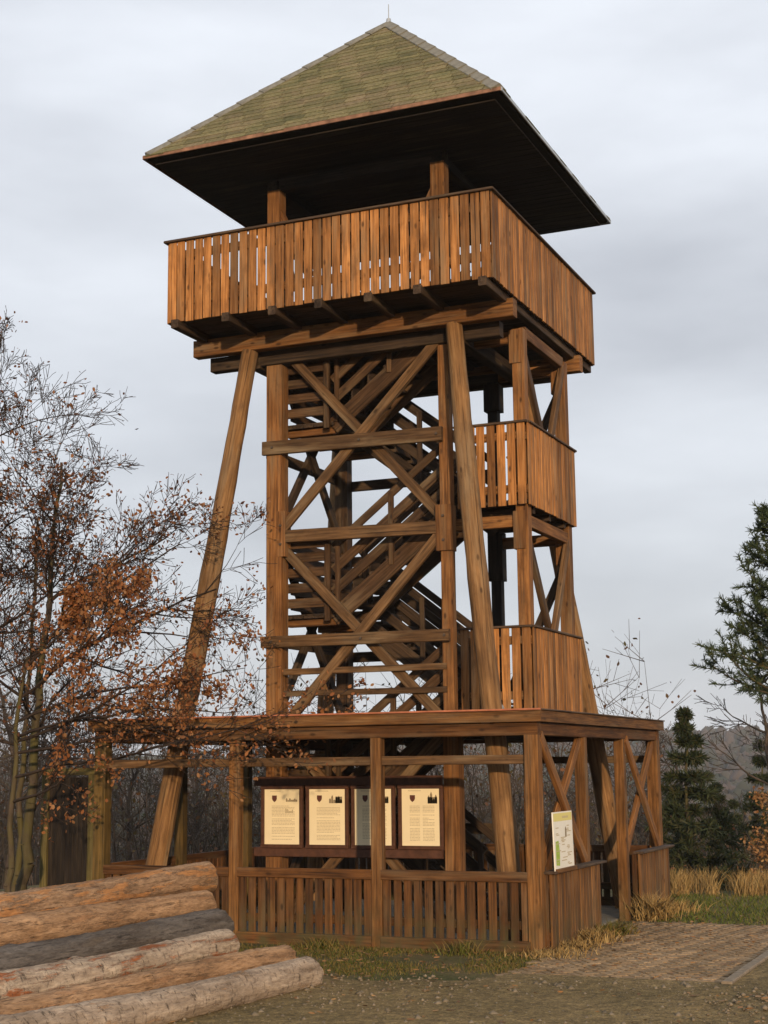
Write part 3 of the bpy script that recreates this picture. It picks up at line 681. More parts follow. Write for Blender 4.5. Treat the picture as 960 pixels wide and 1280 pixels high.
# map sign on the side parapet
ms = empty('map_sign', (3.09, -2.47, .9)); tag(ms, 'white map sign with green strip leaning on side parapet', 'sign')
lean = Matrix.Translation((3.105, -2.47, .90)) @ Matrix.Rotation(rad(90), 4, 'Z') @ Matrix.Rotation(rad(-1.5), 4, 'X')
shm = link('sheet', box_mesh(.76, .015, .65, mat='white_sheet'), None, ms, lean)
lf = lean @ Matrix.Translation((0, -.0085, 0))
flat('header_strip', [rect(-.36, .545, .36, .635)], 'yellow_ink', shm, lf)
lf2 = lean @ Matrix.Translation((0, -.0095, 0))
flat('heading', [rect(-.02+.03*i, .575, .0+.03*i, .60) for i in range(8)], 'ink', shm, lf2)
flat('green_map', [[(-.33, .06), (-.20, .05), (-.18, .2), (-.21, .33), (-.32, .32)]], 'green_ink', shm, lf2)
flat('figure', [[(.06, .36), (.12, .36), (.125, .44), (.10, .48), (.07, .46)]], 'ink_dark', shm, lf2)
rg = np.random.default_rng(5)
PT = flat('printed_text', [rect(x, z, x+wd_, z+.01) for x, z, wd_ in [(rg.choice([-.33, -.12, .1])+rg.uniform(0, .05), .05+i*.016, rg.uniform(.06, .2)) for i in range(28)]], 'ink', shm, lean @ Matrix.Translation((0, -.0105, 0)))
tag(PT, kind='stuff')
timber('bottom_rail', lean @ Vector((-.37, -.01, -.005)), lean @ Vector((.40, -.01, -.005)), .05, .05, ms, 'post', (0, 0, 1))

# ------------------------------------------------------------------ log pile
def log_mat(name, a, c, patch, pth, dark=(.05, .03, .02), bands=False):
    m, t, b = newmat(name); Lk = t.links.new; tcn = N(t, 'ShaderNodeTexCoord'); ob = tcn.outputs['Object']
    mpn = N(t, 'ShaderNodeMapping'); mpn.inputs['Scale'].default_value = (6, 6, 1.2); Lk(ob, mpn.inputs['Vector'])
    n = noise(t, mpn.outputs[0], 2.2, 6, .65); r = ramp(t, [(.3, a), (.68, c)]); Lk(n, r.inputs[0])
    mp2 = N(t, 'ShaderNodeMapping'); mp2.inputs['Scale'].default_value = (7, 7, 1.2); mp2.inputs['Location'].default_value = (1.3, 4.2, .7); Lk(ob, mp2.inputs['Vector'])
    n2 = noise(t, mp2.outputs[0], 1., 6, .7)
    c1 = mixc(t, maprange(t, n2, pth, pth+.05), r.outputs[0], patch)
    c1 = mixc(t, maprange(t, N_edge(t, n2, pth), .0, .018, .55, 0), c1, dark)
    mp3 = N(t, 'ShaderNodeMapping'); mp3.inputs['Scale'].default_value = (11, 11, 30) if bands else (40, 40, 3); Lk(ob, mp3.inputs['Vector'])
    n3 = noise(t, mp3.outputs[0], 1., 4, .7)
    c1 = mixc(t, maprange(t, n3, .56, .66, 0, .85), c1, tuple(x*.3 for x in a))
    mp4 = N(t, 'ShaderNodeMapping'); mp4.inputs['Scale'].default_value = (26, 26, 7); Lk(ob, mp4.inputs['Vector'])
    n4 = noise(t, mp4.outputs[0], 1.5, 6, .75); r4 = ramp(t, [(.32, (.62, .58, .55)), (.48, (1.05, 1.05, 1.05)), (.7, (1.5, 1.48, 1.45))]); Lk(n4, r4.inputs[0]); c1 = mixc(t, 1., c1, r4.outputs[0], 'MULTIPLY')
    mp5 = N(t, 'ShaderNodeMapping'); mp5.inputs['Scale'].default_value = (2.2, 2.2, .8); Lk(ob, mp5.inputs['Vector'])
    r5 = ramp(t, [(.35, (.75, .72, .68)), (.6, (1.25, 1.25, 1.25))]); Lk(noise(t, mp5.outputs[0], 1.3, 4, .6), r5.inputs[0]); c1 = mixc(t, 1., c1, r5.outputs[0], 'MULTIPLY')
    Lk(c1, b.inputs['Base Color']); b.inputs['Roughness'].default_value = .85
    ad0 = N(t, 'ShaderNodeMath', operation='ADD'); Lk(n, ad0.inputs[0]); Lk(n4, ad0.inputs[1]); n = ad0.outputs[0]
    ad = N(t, 'ShaderNodeMath', operation='ADD'); Lk(n, ad.inputs[0]); Lk(n2, ad.inputs[1]); bump(t, b, ad.outputs[0], .7, .04); return m
def N_edge(t, v, p):
    s = N(t, 'ShaderNodeMath', operation='SUBTRACT'); t.links.new(v, s.inputs[0]); s.inputs[1].default_value = p
    a = N(t, 'ShaderNodeMath', operation='ABSOLUTE'); t.links.new(s.outputs[0], a.inputs[0]); return a.outputs[0]
LM = {'spruce': log_mat('spruce_bark_log', (.20, .12, .068), (.35, .225, .13), (.38, .185, .072), .50),
      'peeled': log_mat('peeled_tan_log', (.24, .138, .07), (.40, .25, .14), (.29, .16, .08), .55),
      'grey': log_mat('grey_log', (.075, .065, .058), (.135, .118, .102), (.10, .08, .062), .57),
      'birch': log_mat('birch_bark_log', (.26, .195, .14), (.45, .36, .265), (.28, .10, .038), .53, (.06, .025, .015), True),
      'birch2': log_mat('pale_birch_log', (.24, .18, .128), (.40, .315, .235), (.30, .19, .11), .58, (.10, .07, .05), True)}
M['cut'] = simple('cut_log_end', (.34, .22, .12), .85, .3, 20)
LD = Vector((-.1, -.995, 0)).normalized(); LN = Vector((-.995, .1, 0)).normalized()
def log(p, slope, r0, r1, ln, mat, label, seed, fat=.0):
    p0 = Vector(p)-LD*.0; p1 = p0+(LD+Vector((0, 0, slope)))*ln
    me = pole_mesh('log', p0, p1, r0, r1, LM[mat], .022, 90, 24, seed)
    me.materials.append(M['cut']); me.polygons[len(me.polygons)-1].material_index = 1; me.polygons[len(me.polygons)-2].material_index = 1
    o = link('log', me, None, None, frame_z(p0, p1, (0, 0, 1))); tag(o, label, 'log', 'felled logs in the pile')
    return o
log((1.653, -6.104, .150), .0, .146, .158, 5.4, 'birch2', 'pale birch log lying on the grass at the bottom of the log pile', 21)
log((1.275, -5.954, .235), .006, .126, .142, 5.5, 'peeled', 'peeled tan log behind the lowest pale birch log of the pile', 22)
log((.881, -6.323, .42), -.020, .146, .16, 5.0, 'birch', 'birch log with torn orange bark patches in the middle of the pile', 23)
log((.615, -6.058, .57), -.012, .128, .144, 5.1, 'grey', 'smooth dark grey log in the middle of the log pile', 24)
log((.401, -5.895, .755), -.013, .128, .144, 5.0, 'peeled', 'tan log directly under the topmost log of the pile', 25)
log((.209, -5.563, .965), -.026, .155, .168, 5.2, 'spruce', 'topmost thick log of the pile with half peeled orange bark', 26)
# logs inside and behind the pile that carry the upper ones
HL = ('thin tan log on the ground under the birch log with torn bark', 'grey log wedged under the dark grey log', 'bark covered log on the ground under the pile centre', 'tan log carrying the topmost log from below', 'grey log on the ground at the rear of the pile', 'bark covered log behind the tan log under the top', 'tan log lying last on the ground behind the pile', 'grey log resting on the rearmost ground logs')
for i, (s_, z_, r_) in enumerate(((.72, .13, .13), (1.02, .25, .15), (1.36, .15, .15), (1.40, .45, .15), (1.70, .17, .165), (1.72, .66, .15), (2.06, .16, .16), (2.1, .45, .15))):
    b0 = Vector((1.653, -6.104, 0))+LN*s_-LD*.0+LD*random.uniform(.15, .5)
    log((b0.x, b0.y, z_), 0, r_*.95, r_, 4.7, ('peeled', 'grey', 'spruce')[i % 3], HL[i], 40+i)

# ------------------------------------------------------------------ trees
class Tree:
    def __init__(s, seed): s.rg = np.random.default_rng(seed); s.P0, s.P1, s.R0, s.R1 = [], [], [], []; s.tips = []; s.trunk_n = 0
    def seg(s, a, b, r0, r1): s.P0.append(a); s.P1.append(b); s.R0.append(r0); s.R1.append(r1)
    def branch(s, p, d, ln, r, lev, maxlev, up=.08, wob=.16, kids=5, ratio=.62, spread=(.5, 1.0), bias=None, steps=None, rmin=.0035, lastkids=None):
        rg = s.rg; n = steps or max(3, int(ln/.22)); n = min(n, 14); st = ln/n; d = d/np.linalg.norm(d); p = np.array(p, float)
        pts = [p.copy()]; dirs = [d.copy()]
        for i in range(n):
            d = d+rg.normal(0, wob, 3)+np.array([0, 0, up]) + (bias if bias is not None else 0); d /= np.linalg.norm(d)
            q = p+d*st; ra = max(rmin, r*(1-.8*i/n)); rb = max(rmin, r*(1-.8*(i+1)/n))
            s.seg(p, q, ra, rb); p = q; pts.append(p.copy()); dirs.append(d.copy())
        s.tips.append((p.copy(), d.copy(), lev))
        if lev >= maxlev-1: s.tips += [(pts[k].copy(), dirs[k].copy(), lev) for k in range(1, n)]
        if lev < maxlev:
            k = kids if lev < maxlev-1 else (lastkids or kids)
            for j in range(k):
                t = rg.uniform(.22 if lev else .3, .98); i = min(n-1, int(t*n)); pp_ = pts[i]+(pts[i+1]-pts[i])*(t*n-i); dd = dirs[i]
                a = rg.normal(0, 1, 3); a -= dd*a.dot(dd); a /= np.linalg.norm(a); ang = rg.uniform(*spread)
                nd = dd*math.cos(ang)+a*math.sin(ang)
                s.branch(pp_, nd, ln*ratio*rg.uniform(.65, 1.15)*(1.15-.5*t), max(rmin, r*(1-.75*t)*.6), lev+1, maxlev, up, wob, kids, ratio, spread, bias, None, rmin, lastkids)
    def tubes(s, lo=0, hi=None, sides=5):
        P0, P1 = np.array(s.P0[lo:hi]), np.array(s.P1[lo:hi]); R0, R1 = np.array(s.R0[lo:hi])[:, None], np.array(s.R1[lo:hi])[:, None]
        n = len(P0); d = P1-P0; d /= np.linalg.norm(d, axis=1)[:, None]+1e-9
        ref = np.where(np.abs(d[:, 2:3]) < .9, np.array([[0, 0, 1.]]), np.array([[1., 0, 0]])); u = np.cross(d, ref); u /= np.linalg.norm(u, axis=1)[:, None]; v = np.cross(d, u)
        ring = []
        for (P, R) in ((P0, R0), (P1, R1)):
            for k in range(sides): a = 2*math.pi*k/sides; ring.append(P+R*(math.cos(a)*u+math.sin(a)*v))
        V = np.stack(ring, 1).reshape(-1, 3); base = (np.arange(n)*2*sides)[:, None]
        F_ = np.concatenate([base+np.array([[k, (k+1) % sides, sides+(k+1) % sides, sides+k]]) for k in range(sides)])
        return V, F_
def leaves(pts, size, rg, droop=.3, fold=True):
    """diamond leaves folded along the midrib, 2 triangles each as one quad"""
    P = np.array(pts); n = len(P); a = rg.normal(0, 1, (n, 3)); a[:, 2] -= droop; a /= np.linalg.norm(a, axis=1)[:, None]
    b = np.cross(a, rg.normal(0, 1, (n, 3))); b /= np.linalg.norm(b, axis=1)[:, None]; c = np.cross(a, b)
    L_ = size*rg.uniform(.6, 1.25, n)[:, None]; Wd = L_*rg.uniform(.28, .42, n)[:, None]
    cu_ = rg.uniform(-.25, .45, n)[:, None]*L_
    V = np.stack([P, P+a*L_*.35+b*Wd*.8+c*L_*.10, P+a*L_*.72+b*Wd*.75+c*cu_*.6, P+a*L_+c*cu_, P+a*L_*.68-b*Wd*.85+c*cu_*.5, P+a*L_*.3-b*Wd*.7+c*L_*.12], 1).reshape(-1, 3)
    return V, np.arange(6*n).reshape(n, 6)
def leaf_points(tips, n, rg, spread, wfun=None):
    w_ = np.array([wfun(t) if wfun else 1. for t in tips], float); w_ /= w_.sum()
    ii = rg.choice(len(tips), n, p=w_); base = np.array([tips[i][0] for i in ii]); return base+rg.normal(0, spread, (n, 3))

def make_tree(name, label, cat, group, base, tree, n_leaf, leaf_size, leaf_mt, bark_mt, trunk_segs, spread=.05, wfun=None, seed=1, droop=.3):
    base = Vector(base); E0 = empty(name, base); tag(E0, label, cat, group)
    V, F_ = tree.tubes(0, trunk_segs, 8); tr_ = link('trunk', nparr_mesh('trunk', V, F_), bark_mt, E0); tr_.data.polygons.foreach_set('use_smooth', [True]*len(tr_.data.polygons))
    V, F_ = tree.tubes(trunk_segs, None, 4); link('crown', nparr_mesh('crown', V, F_), 'twig' if bark_mt != 'twig_far' else bark_mt, E0)
    if n_leaf:
        rg = np.random.default_rng(seed+100); V, F_ = leaves(leaf_points(tree.tips, n_leaf, rg, spread, wfun), leaf_size, rg, droop); link('foliage', nparr_mesh('foliage', V, F_), leaf_mt, E0)
    return E0
def trunk_line(t, pts, r0, r1):
    P = [np.array(p, float) for p in pts]; out_ = []
    m = []
    for a, b in zip(P[:-1], P[1:]):
        k = max(2, int(np.linalg.norm(b-a)/.25))
        m += [a+(b-a)*i/k for i in range(k)]
    m.append(P[-1]); n = len(m)-1
    m = [q+(t.rg.normal(0, .018, 3) if 0 < i < n else 0) for i, q in enumerate(m)]
    for i in range(n): t.seg(m[i], m[i+1], r0+(r1-r0)*i/n, r0+(r1-r0)*(i+1)/n)
    return m
arr = np.array
# two brown-leaved oaks left of the pavilion
def oak(seed, base, height, lean, r, nb, blen, lead, extra=()):
    t = Tree(seed); x, y, z = base
    m = trunk_line(t, [(x, y, z-.15), (x+lean[0]*.3, y+lean[1]*.3, z+height*.33), (x+lean[0]*.7, y+lean[1]*.7, z+height*.66), (x+lean[0], y+lean[1], z+height*.94)], r, r*.22); nt_ = len(t.P0)
    for i in range(nb):
        f = t.rg.uniform(.26, .98); p = m[int(f*(len(m)-1))]; az = t.rg.uniform(0, 6.283); el = t.rg.uniform(.15, .75)
        d = arr([math.cos(az)*math.cos(el), math.sin(az)*math.cos(el), math.sin(el)])+arr(lead)
        t.branch(p, d, blen*(1.15-.75*abs(f-.45))*t.rg.uniform(.7, 1.15), r*.34*(1-.6*f), 1, 4, .05, .13, 6, .6, (.4, .95), lastkids=5)
    for p, d, ln_, rr in extra: t.branch(arr(p), arr(d, float), ln_, rr, 1, 4, .02, .10, 8, .55, (.45, 1.0), lastkids=5)
    return t, nt_
b1 = (-4.25, -2.75, 0.)
tA, nA = oak(3, b1, 6.6, (.55, -.1, 0), .085, 13, 2.1, (.28, -.12, .1), extra=(((-4.1, -2.78, 3.1), (.9, -.25, .42), 2.9, .04), ((-4.15, -2.75, 3.6), (.85, -.1, .6), 2.7, .035), ((-3.9, -2.8, 4.3), (.9, -.2, .42), 2.3, .032)))
make_tree('oak_tree', 'slender oak with sparse brown leaves standing beside the pavilion', 'tree', 'brown leaved oaks beside the pavilion', b1, tA, 3800, .056, 'oak_leaf', 'bark', nA, .06, lambda t: .25 if t[0][2] > 6.2 else 1.)
b2 = (-5.4, -3.3, 0.)
tB, nB = oak(8, b2, 7.4, (.3, .0, 0), .115, 15, 2.4, (.2, -.1, .18))
make_tree('oak_tree', 'taller thick stemmed oak with sparse brown leaves, behind the slender oak', 'tree', 'brown leaved oaks beside the pavilion', b2, tB, 3200, .056, 'oak_leaf', 'bark', nB, .07, lambda t: .2 if t[0][2] > 6.5 else 1., seed=2)
b4 = (-4.75, -2.2, 0.)
tD, nD = oak(14, b4, 6.0, (.15, .1, 0), .055, 9, 1.7, (.05, 0, .25))
make_tree('oak_tree', 'thin mossy oak stem between the two larger oaks', 'tree', 'brown leaved oaks beside the pavilion', b4, tD, 1800, .055, 'oak_leaf', 'bark2', nD, .06, seed=9)
# beech sapling whose low limbs reach in front of the pavilion
b3 = (-3.75, -3.7, 0.)
tC = Tree(5); mC = trunk_line(tC, [(-3.75, -3.7, -.1), (-3.72, -3.68, 1.4), (-3.66, -3.72, 2.6), (-3.5, -3.75, 3.5)], .05, .02); nC = len(tC.P0)
for p, d, ln_ in (((-3.7, -3.7, 2.0), (1., -.06, .10), 3.9), ((-3.68, -3.7, 2.3), (.95, .02, .18), 3.7), ((-3.66, -3.71, 2.5), (1, -.15, .30), 3.3), ((-3.64, -3.72, 2.7), (.9, .1, .42), 3.0), ((-3.6, -3.73, 3.0), (.85, -.15, .4), 2.6),
        ((-3.69, -3.7, 1.7), (.95, -.2, .1), 1.7), ((-3.66, -3.7, 2.4), (-.7, -.4, .3), 1.5), ((-3.6, -3.7, 3.0), (-.3, -.6, .6), 1.3), ((-3.5, -3.75, 3.4), (.6, .1, .6), 1.2), ((-3.66, -3.71, 2.45), (.98, .05, .15), 3.2)):
    tC.branch(arr(p), arr(d, float), ln_, .022, 1, 3, .012, .085, 9, .42, (.4, .95), lastkids=6)
make_tree('beech_sapling', 'low beech sapling with bright orange leaves reaching across the pavilion roof edge', 'tree', None, b3, tC, 8500, .056, 'beech_leaf', 'bark2', nC, .045, lambda t: (1.6 if t[0][0] > -3.2 else .5) if t[0][2] > 2.80 and t[0][0] < -1.3 else .32, seed=3, droop=.8)

# pine by the right edge
def pine(base, h, rmax, zlow, seed):
    t = Tree(seed); x, y, z = base; m = trunk_line(t, [(x, y, z-.2), (x+.05, y, z+h*.5), (x, y, z+h)], .13, .02); nt_ = len(t.P0); tips = []
    zz = zlow
    while zz < h-.15:
        f = (zz-zlow)/(h-zlow)
        for k in range(6):
            az = t.rg.uniform(0, 6.283); ln_ = rmax*(1-f)**.62*t.rg.uniform(.65, 1.15)+.12; n0 = len(t.tips)
            p = arr([x, y, z+zz+t.rg.uniform(-.12, .12)])
            t.branch(p, arr([math.cos(az), math.sin(az), .12+.5*f]), ln_, .028*(1-f)+.008, 1, 2, .07, .08, 7, .42, (.5, .95), rmin=.005)
        zz += .42
    return t, nt_
def needle_clumps(tips, per, ln_, rg, wd=.012):
    P = np.repeat(np.array([q[0] for q in tips]), per, 0); D = np.repeat(np.array([q[1] for q in tips]), per, 0); n = len(P)
    P = P-D*rg.uniform(0, .12, (n, 1)); a = D*.7+rg.normal(0, .62, (n, 3)); a[:, 2] += .12; a /= np.linalg.norm(a, axis=1)[:, None]
    b = np.cross(a, rg.normal(0, 1, (n, 3))); b /= np.linalg.norm(b, axis=1)[:, None]; L_ = ln_*rg.uniform(.6, 1.2, (n, 1))
    V = np.stack([P-b*wd, P+b*wd, P+a*L_+b*wd*.4, P+a*L_-b*wd*.4], 1).reshape(-1, 3); return V, np.arange(4*n).reshape(n, 4)
def conifer(name, label, cat, group, base, t, nt_, per, ln_, mt, seed, wd=.012):
    E0 = empty(name, base); tag(E0, label, cat, group); rg = np.random.default_rng(seed)
    V, F_ = t.tubes(0, nt_, 8); link('trunk', nparr_mesh('trunk', V, F_), 'pine_bark' if mt == 'needle' else 'bark', E0)
    V, F_ = t.tubes(nt_, None, 4); cr_ = link('crown', nparr_mesh('crown', V, F_), 'bark', E0)
    V, F_ = needle_clumps(t.tips, per, ln_, rg, wd); link('needles', nparr_mesh('needles', V, F_), mt, cr_)
    return E0
def at(px, dist):
    a = YAW+math.atan((px-480)/FPX); x, y = CAM[0]+math.sin(a)*dist, CAM[1]+math.cos(a)*dist
    return (x, y, float(gz(x, y)))
pb = at(992, 30.0)
tp, np_ = pine(pb, 7.4-pb[2], 1.5, 3.9, 4)
conifer('pine_tree', 'dark green pine with open layered branches behind the paving', 'tree', None, pb, tp, np_, 22, .13, 'needle', 6, .010)
def spruce(base, h, rmax, seed, low=.3):
    t = Tree(seed); x, y, z = base; trunk_line(t, [(x, y, z-.2), (x, y, z+h)], .07, .01); nt_ = len(t.P0); zz = low
    while zz < h:
        f = zz/h
        for k in range(7):
            az = t.rg.uniform(0, 6.283); ln_ = rmax*(1-f)**1.0*t.rg.uniform(.3, 1.45)+.05
            t.branch(arr([x, y, z+zz]), arr([math.cos(az), math.sin(az), .1]), ln_, .012, 1, 2, -.03, .06, 5, .4, (.5, .9), rmin=.004)
        zz += .34*t.rg.uniform(.7, 1.4)
    return t, nt_
for i, (px, dist, ztop, rm, lab) in enumerate(((849, 30., 3.15, 1.0, 'small dark spruce beside the far corner of the pavilion'), (884, 41., 1.55, 1.5, 'broad dark spruce among the brown thicket'), (905, 47., .9, 1.6, 'low dark spruce deep in the brown thicket'), (835, 36., 1.6, 1.3, 'dark spruce half hidden behind the small corner spruce'), (942, 40., 2.6, 1.3, 'green spruce standing behind the pine trunk'))):
    sb = at(px, dist); ts, ns = spruce(sb, ztop-sb[2], rm, 50+i)
    conifer('spruce_tree', lab, 'tree', 'spruces beyond the tower', sb, ts, ns, 8, .16, 'spruce', 70+i, .016)
# beech bush with red-brown leaves at the right edge
bb = at(952, 27.5); tb = Tree(31)
mb = trunk_line(tb, [(bb[0], bb[1], bb[2]-.1), (bb[0], bb[1], bb[2]+1.75)], .025, .008); nb_ = len(tb.P0)
for i in range(26):
    f = tb.rg.uniform(.12, .95); az = tb.rg.uniform(0, 6.283)
    tb.branch(mb[int(f*(len(mb)-1))], arr([math.cos(az), math.sin(az), .75]), .62*(1.1-f*.6), .008, 1, 2, .04, .1, 5, .5)
make_tree('beech_bush', 'young beech bush with red brown leaves above the dry grass', 'bush', None, bb, tb, 2200, .065, 'litter', 'bark2', nb_, .05, None, 7)
# bare trees beyond the tower
for i, (px, dist, ztop, lab) in enumerate(((951, 34., 4.6, 'bare spreading tree beside the pine'), (838, 42., 3.4, 'bare crooked tree showing above the far pavilion roof corner'), (560, 46., 2.9, 'bare tree seen through the open pavilion under the stairs'), (355, 40., 3.2, 'bare tree seen behind the information panels'), (240, 38., 3.4, 'bare tree behind the leaf-covered pavilion bay'), (165, 42., 4.2, 'bare tree seen just beyond the mossy pavilion corner post'), (85, 36., 4.4, 'bare tree behind the dark timber screen'), (15, 34., 5.2, 'bare tree behind the oak trunks'), (800, 50., 3.0, 'bare tree seen through the side doorway'), (900, 52., .9, 'low bare tree between the spruces'), (690, 48., 2.6, 'bare tree seen through the side bracing of the pavilion'))):
    tb_ = at(px, dist); h_ = ztop-tb_[2]; t = Tree(200+i)
    m = trunk_line(t, [tb_, (tb_[0]+t.rg.normal(0, .2), tb_[1], tb_[2]+h_*.5), (tb_[0]+t.rg.normal(0, .35), tb_[1], tb_[2]+h_*.9)], .09, .02); n0 = len(t.P0)
    for k in range(15):
        f = t.rg.uniform(.3, .98); az = t.rg.uniform(0, 6.283)
        t.branch(m[int(f*(len(m)-1))], arr([math.cos(az), math.sin(az), .55]), h_*.36*(1.2-f*.7), .028, 1, 3, .05, .13, 6, .55, (.35, .85), rmin=.006)
    make_tree('bare_tree', lab, 'tree', 'bare trees beyond the tower', tb_, t, 0, .07, 'thicket_leaf', 'twig_far', n0)

# brown thicket behind the tower: stems and twigs nobody could count
rg = np.random.default_rng(77); t = Tree(78)
for i in range(2300):
    px = rg.uniform(-120, 1080); dist = rg.uniform(30.5, 66)**1.0; x, y, z = at(px, dist)
    if px > 830 and dist < 33: continue
    h_ = rg.uniform(1.6, 4.4)*(.8+dist/90)*(.5 if px > 800 else 1.); d = rg.normal(0, .12, 3); d[2] = 1; p = arr([x, y, z-.1]); r_ = rg.uniform(.008, .022); n = 4
    for k in range(n):
        q = p+d*h_/n; t.seg(p, q, r_*(1-.2*k), r_*(1-.2*(k+1))); 
        for _ in range(2):
            e = d*.6+rg.normal(0, .6, 3); e[2] = abs(e[2])*.6+.2; e /= np.linalg.norm(e); t.seg(q, q+e*h_*.2, r_*.5, .004); t.tips.append((q+e*h_*.12, e, 1)); t.tips.append((q+e*h_*.2, e, 1))
            e2 = e+rg.normal(0, .5, 3); e2 /= np.linalg.norm(e2); t.seg(q+e*h_*.1, q+e*h_*.1+e2*h_*.12, r_*.35, .004)
        p = q; d = d+rg.normal(0, .12, 3); d /= np.linalg.norm(d)
V, F_ = t.tubes(0, None, 3); th = link('thicket', nparr_mesh('thicket', V, F_), 'twig_far'); tag(th, 'dense brown thicket of bare stems behind the tower', 'thicket', None, 'stuff')
V, F_ = leaves(leaf_points(t.tips, 26000, rg, .16), .10, rg); tl = link('thicket_foliage', nparr_mesh('thicket_foliage', V, F_), 'thicket_leaf', th); tag(tl, kind='stuff')
# wooded far slopes
rg = np.random.default_rng(5); V, F_ = [], []
n = 9000; px = rg.uniform(-200, 1160, n); dist = 75*(12.5**(rg.uniform(0, 1, n)**.8))
a = YAW+np.arctan((px-480)/FPX); x = CAM[0]+np.sin(a)*dist; y = CAM[1]+np.cos(a)*dist; z = gz(x, y)
hgt = rg.uniform(3.0, 6.5, n)*np.clip(dist/200, .5, 1.0)
th0 = np.arange(6)*math.pi/3
rings = []
for fz, fr in ((-.05, .6), (.4, 1.), (.8, .75), (1., .2)):
    rr = hgt[:, None]*.5*fr*rg.uniform(.7, 1.3, (n, 6)); rings.append(np.stack([x[:, None]+rr*np.cos(th0), y[:, None]+rr*np.sin(th0), z[:, None]+hgt[:, None]*fz*rg.uniform(.85, 1.1, (n, 6))], 2))
V = np.stack(rings, 1).reshape(-1, 3); base = (np.arange(n)*24)[:, None]
F_ = np.concatenate([base+np.array([[r*6+k, r*6+(k+1) % 6, r*6+6+(k+1) % 6, r*6+6+k]]) for r in range(3) for k in range(6)])
M['farwood'] = leaf_mat('far_wood', [(.03, .034, .022), (.06, .046, .035), (.075, .056, .045), (.025, .035, .02), (.05, .045, .03)], 0)
fw = link('far_wood', nparr_mesh('far_wood', V, F_), 'farwood'); tag(fw, 'grey brown wood covering the far hillside', 'wood', None, 'stuff')

# mossy timber screen left of the pavilion
sc = empty('timber_screen', (-4.3, -1.6, 0)); tag(sc, 'dark boarded screen with mossy timber frame left of the pavilion', 'screen')
M['moss_timber'] = wood('mossy_timber', (.05, .042, .014), (.105, .085, .028), (.15, .12, .045), .2)
s0, s1 = Vector((-4.70, -1.6, 0)), Vector((-3.92, -1.6, 0))
for s_ in (s0, s1): timber('post', s_-Vector((0, 0, .1)), s_+Vector((0, 0, 2.02)), .11, .11, sc, 'moss_timber')
timber('top_beam', s0+Vector((-.1, 0, 2.06)), s1+Vector((.1, 0, 2.06)), .12, .1, sc, 'moss_timber', (0, 0, 1))
for i in range(10): timber('board', (-4.62+i*.071, -1.6, .1), (-4.62+i*.071, -1.6, 1.98), .068, .02, sc, 'dark')

# ------------------------------------------------------------------ grass, leaves and stones
def blades(n, pfun, hmin, hmax, wd, seed, lean=.35):
    rg = np.random.default_rng(seed); x, y = pfun(rg, n); n = len(x); z = gz(x, y); P = np.stack([x, y, z-.01], 1)
    h_ = rg.uniform(hmin, hmax, n)[:, None]; az = rg.uniform(0, 6.283, n); b = np.stack([np.cos(az), np.sin(az), 0*az], 1)*wd; ld = rg.normal(0, lean, (n, 3)); ld[:, 2] = 1
    m_ = P+ld*h_*.55; tip = P+ld*h_*np.array([[1.35, 1.35, .95]])
    V = np.stack([P-b, P+b, m_+b*.7, tip, m_-b*.7], 1).reshape(-1, 3); return V, np.arange(5*n).reshape(n, 5)
def strip(rg, n):          # patchy strip between footing and road
    x = rg.uniform(-4.5, 3.6, n*2); e = arr([road_edge(v) for v in x]); y = rg.uniform(e-.1, -3.0)
    keep = (np.sin(x*3.1+y*2.)+np.sin(x*1.3-y*3.7+1)+rg.normal(0, .6, n*2)) > .05-.9*np.clip((y+4.2)/1.2, 0, 1)+.6*np.clip((-4.6-y), 0, 1)
    keep &= ~((x > 3.2) & (y > -4.8)); return x[keep][:n], y[keep][:n]
V, F_ = blades(22000, strip, .015, .06, .0045, 1); tag(link('lawn', nparr_mesh('lawn', V, F_), 'grass'), 'short patchy grass between the tower and the gravel road', 'grass', None, 'stuff')
def backlawn(rg, n):
    x = rg.uniform(2.6, 10, n); y = rg.uniform(.75, 5.2, n); k = ~((x < 3.3) & (y < 3.2)); return x[k], y[k]
V, F_ = blades(16000, backlawn, .03, .09, .006, 2); tag(link('lawn', nparr_mesh('lawn', V, F_), 'lush'), 'green grass strip behind the brick paving', 'grass', None, 'stuff')
def drystrip(rg, n):
    a = YAW+np.arctan((rg.uniform(820, 1010, n)-480)/FPX); d = 25.0+rg.gamma(2., .7, n); x, y = CAM[0]+np.sin(a)*d, CAM[1]+np.cos(a)*d; k = (np.sin(x*5.1+1)+np.sin(x*11.3+y*3)+rg.normal(0, .6, n)) > .0; return x[k], y[k]
V, F_ = blades(6500, drystrip, .08, .46, .005, 3, .25); tag(link('dry_grass', nparr_mesh('dry_grass', V, F_), 'drygrass'), 'tall straw coloured grass in front of the thicket', 'grass', None, 'stuff')
def tuft_pts(cx, cy, r_):
    return lambda rg, n: (cx+rg.normal(0, r_, n), cy+rg.normal(0, r_, n))
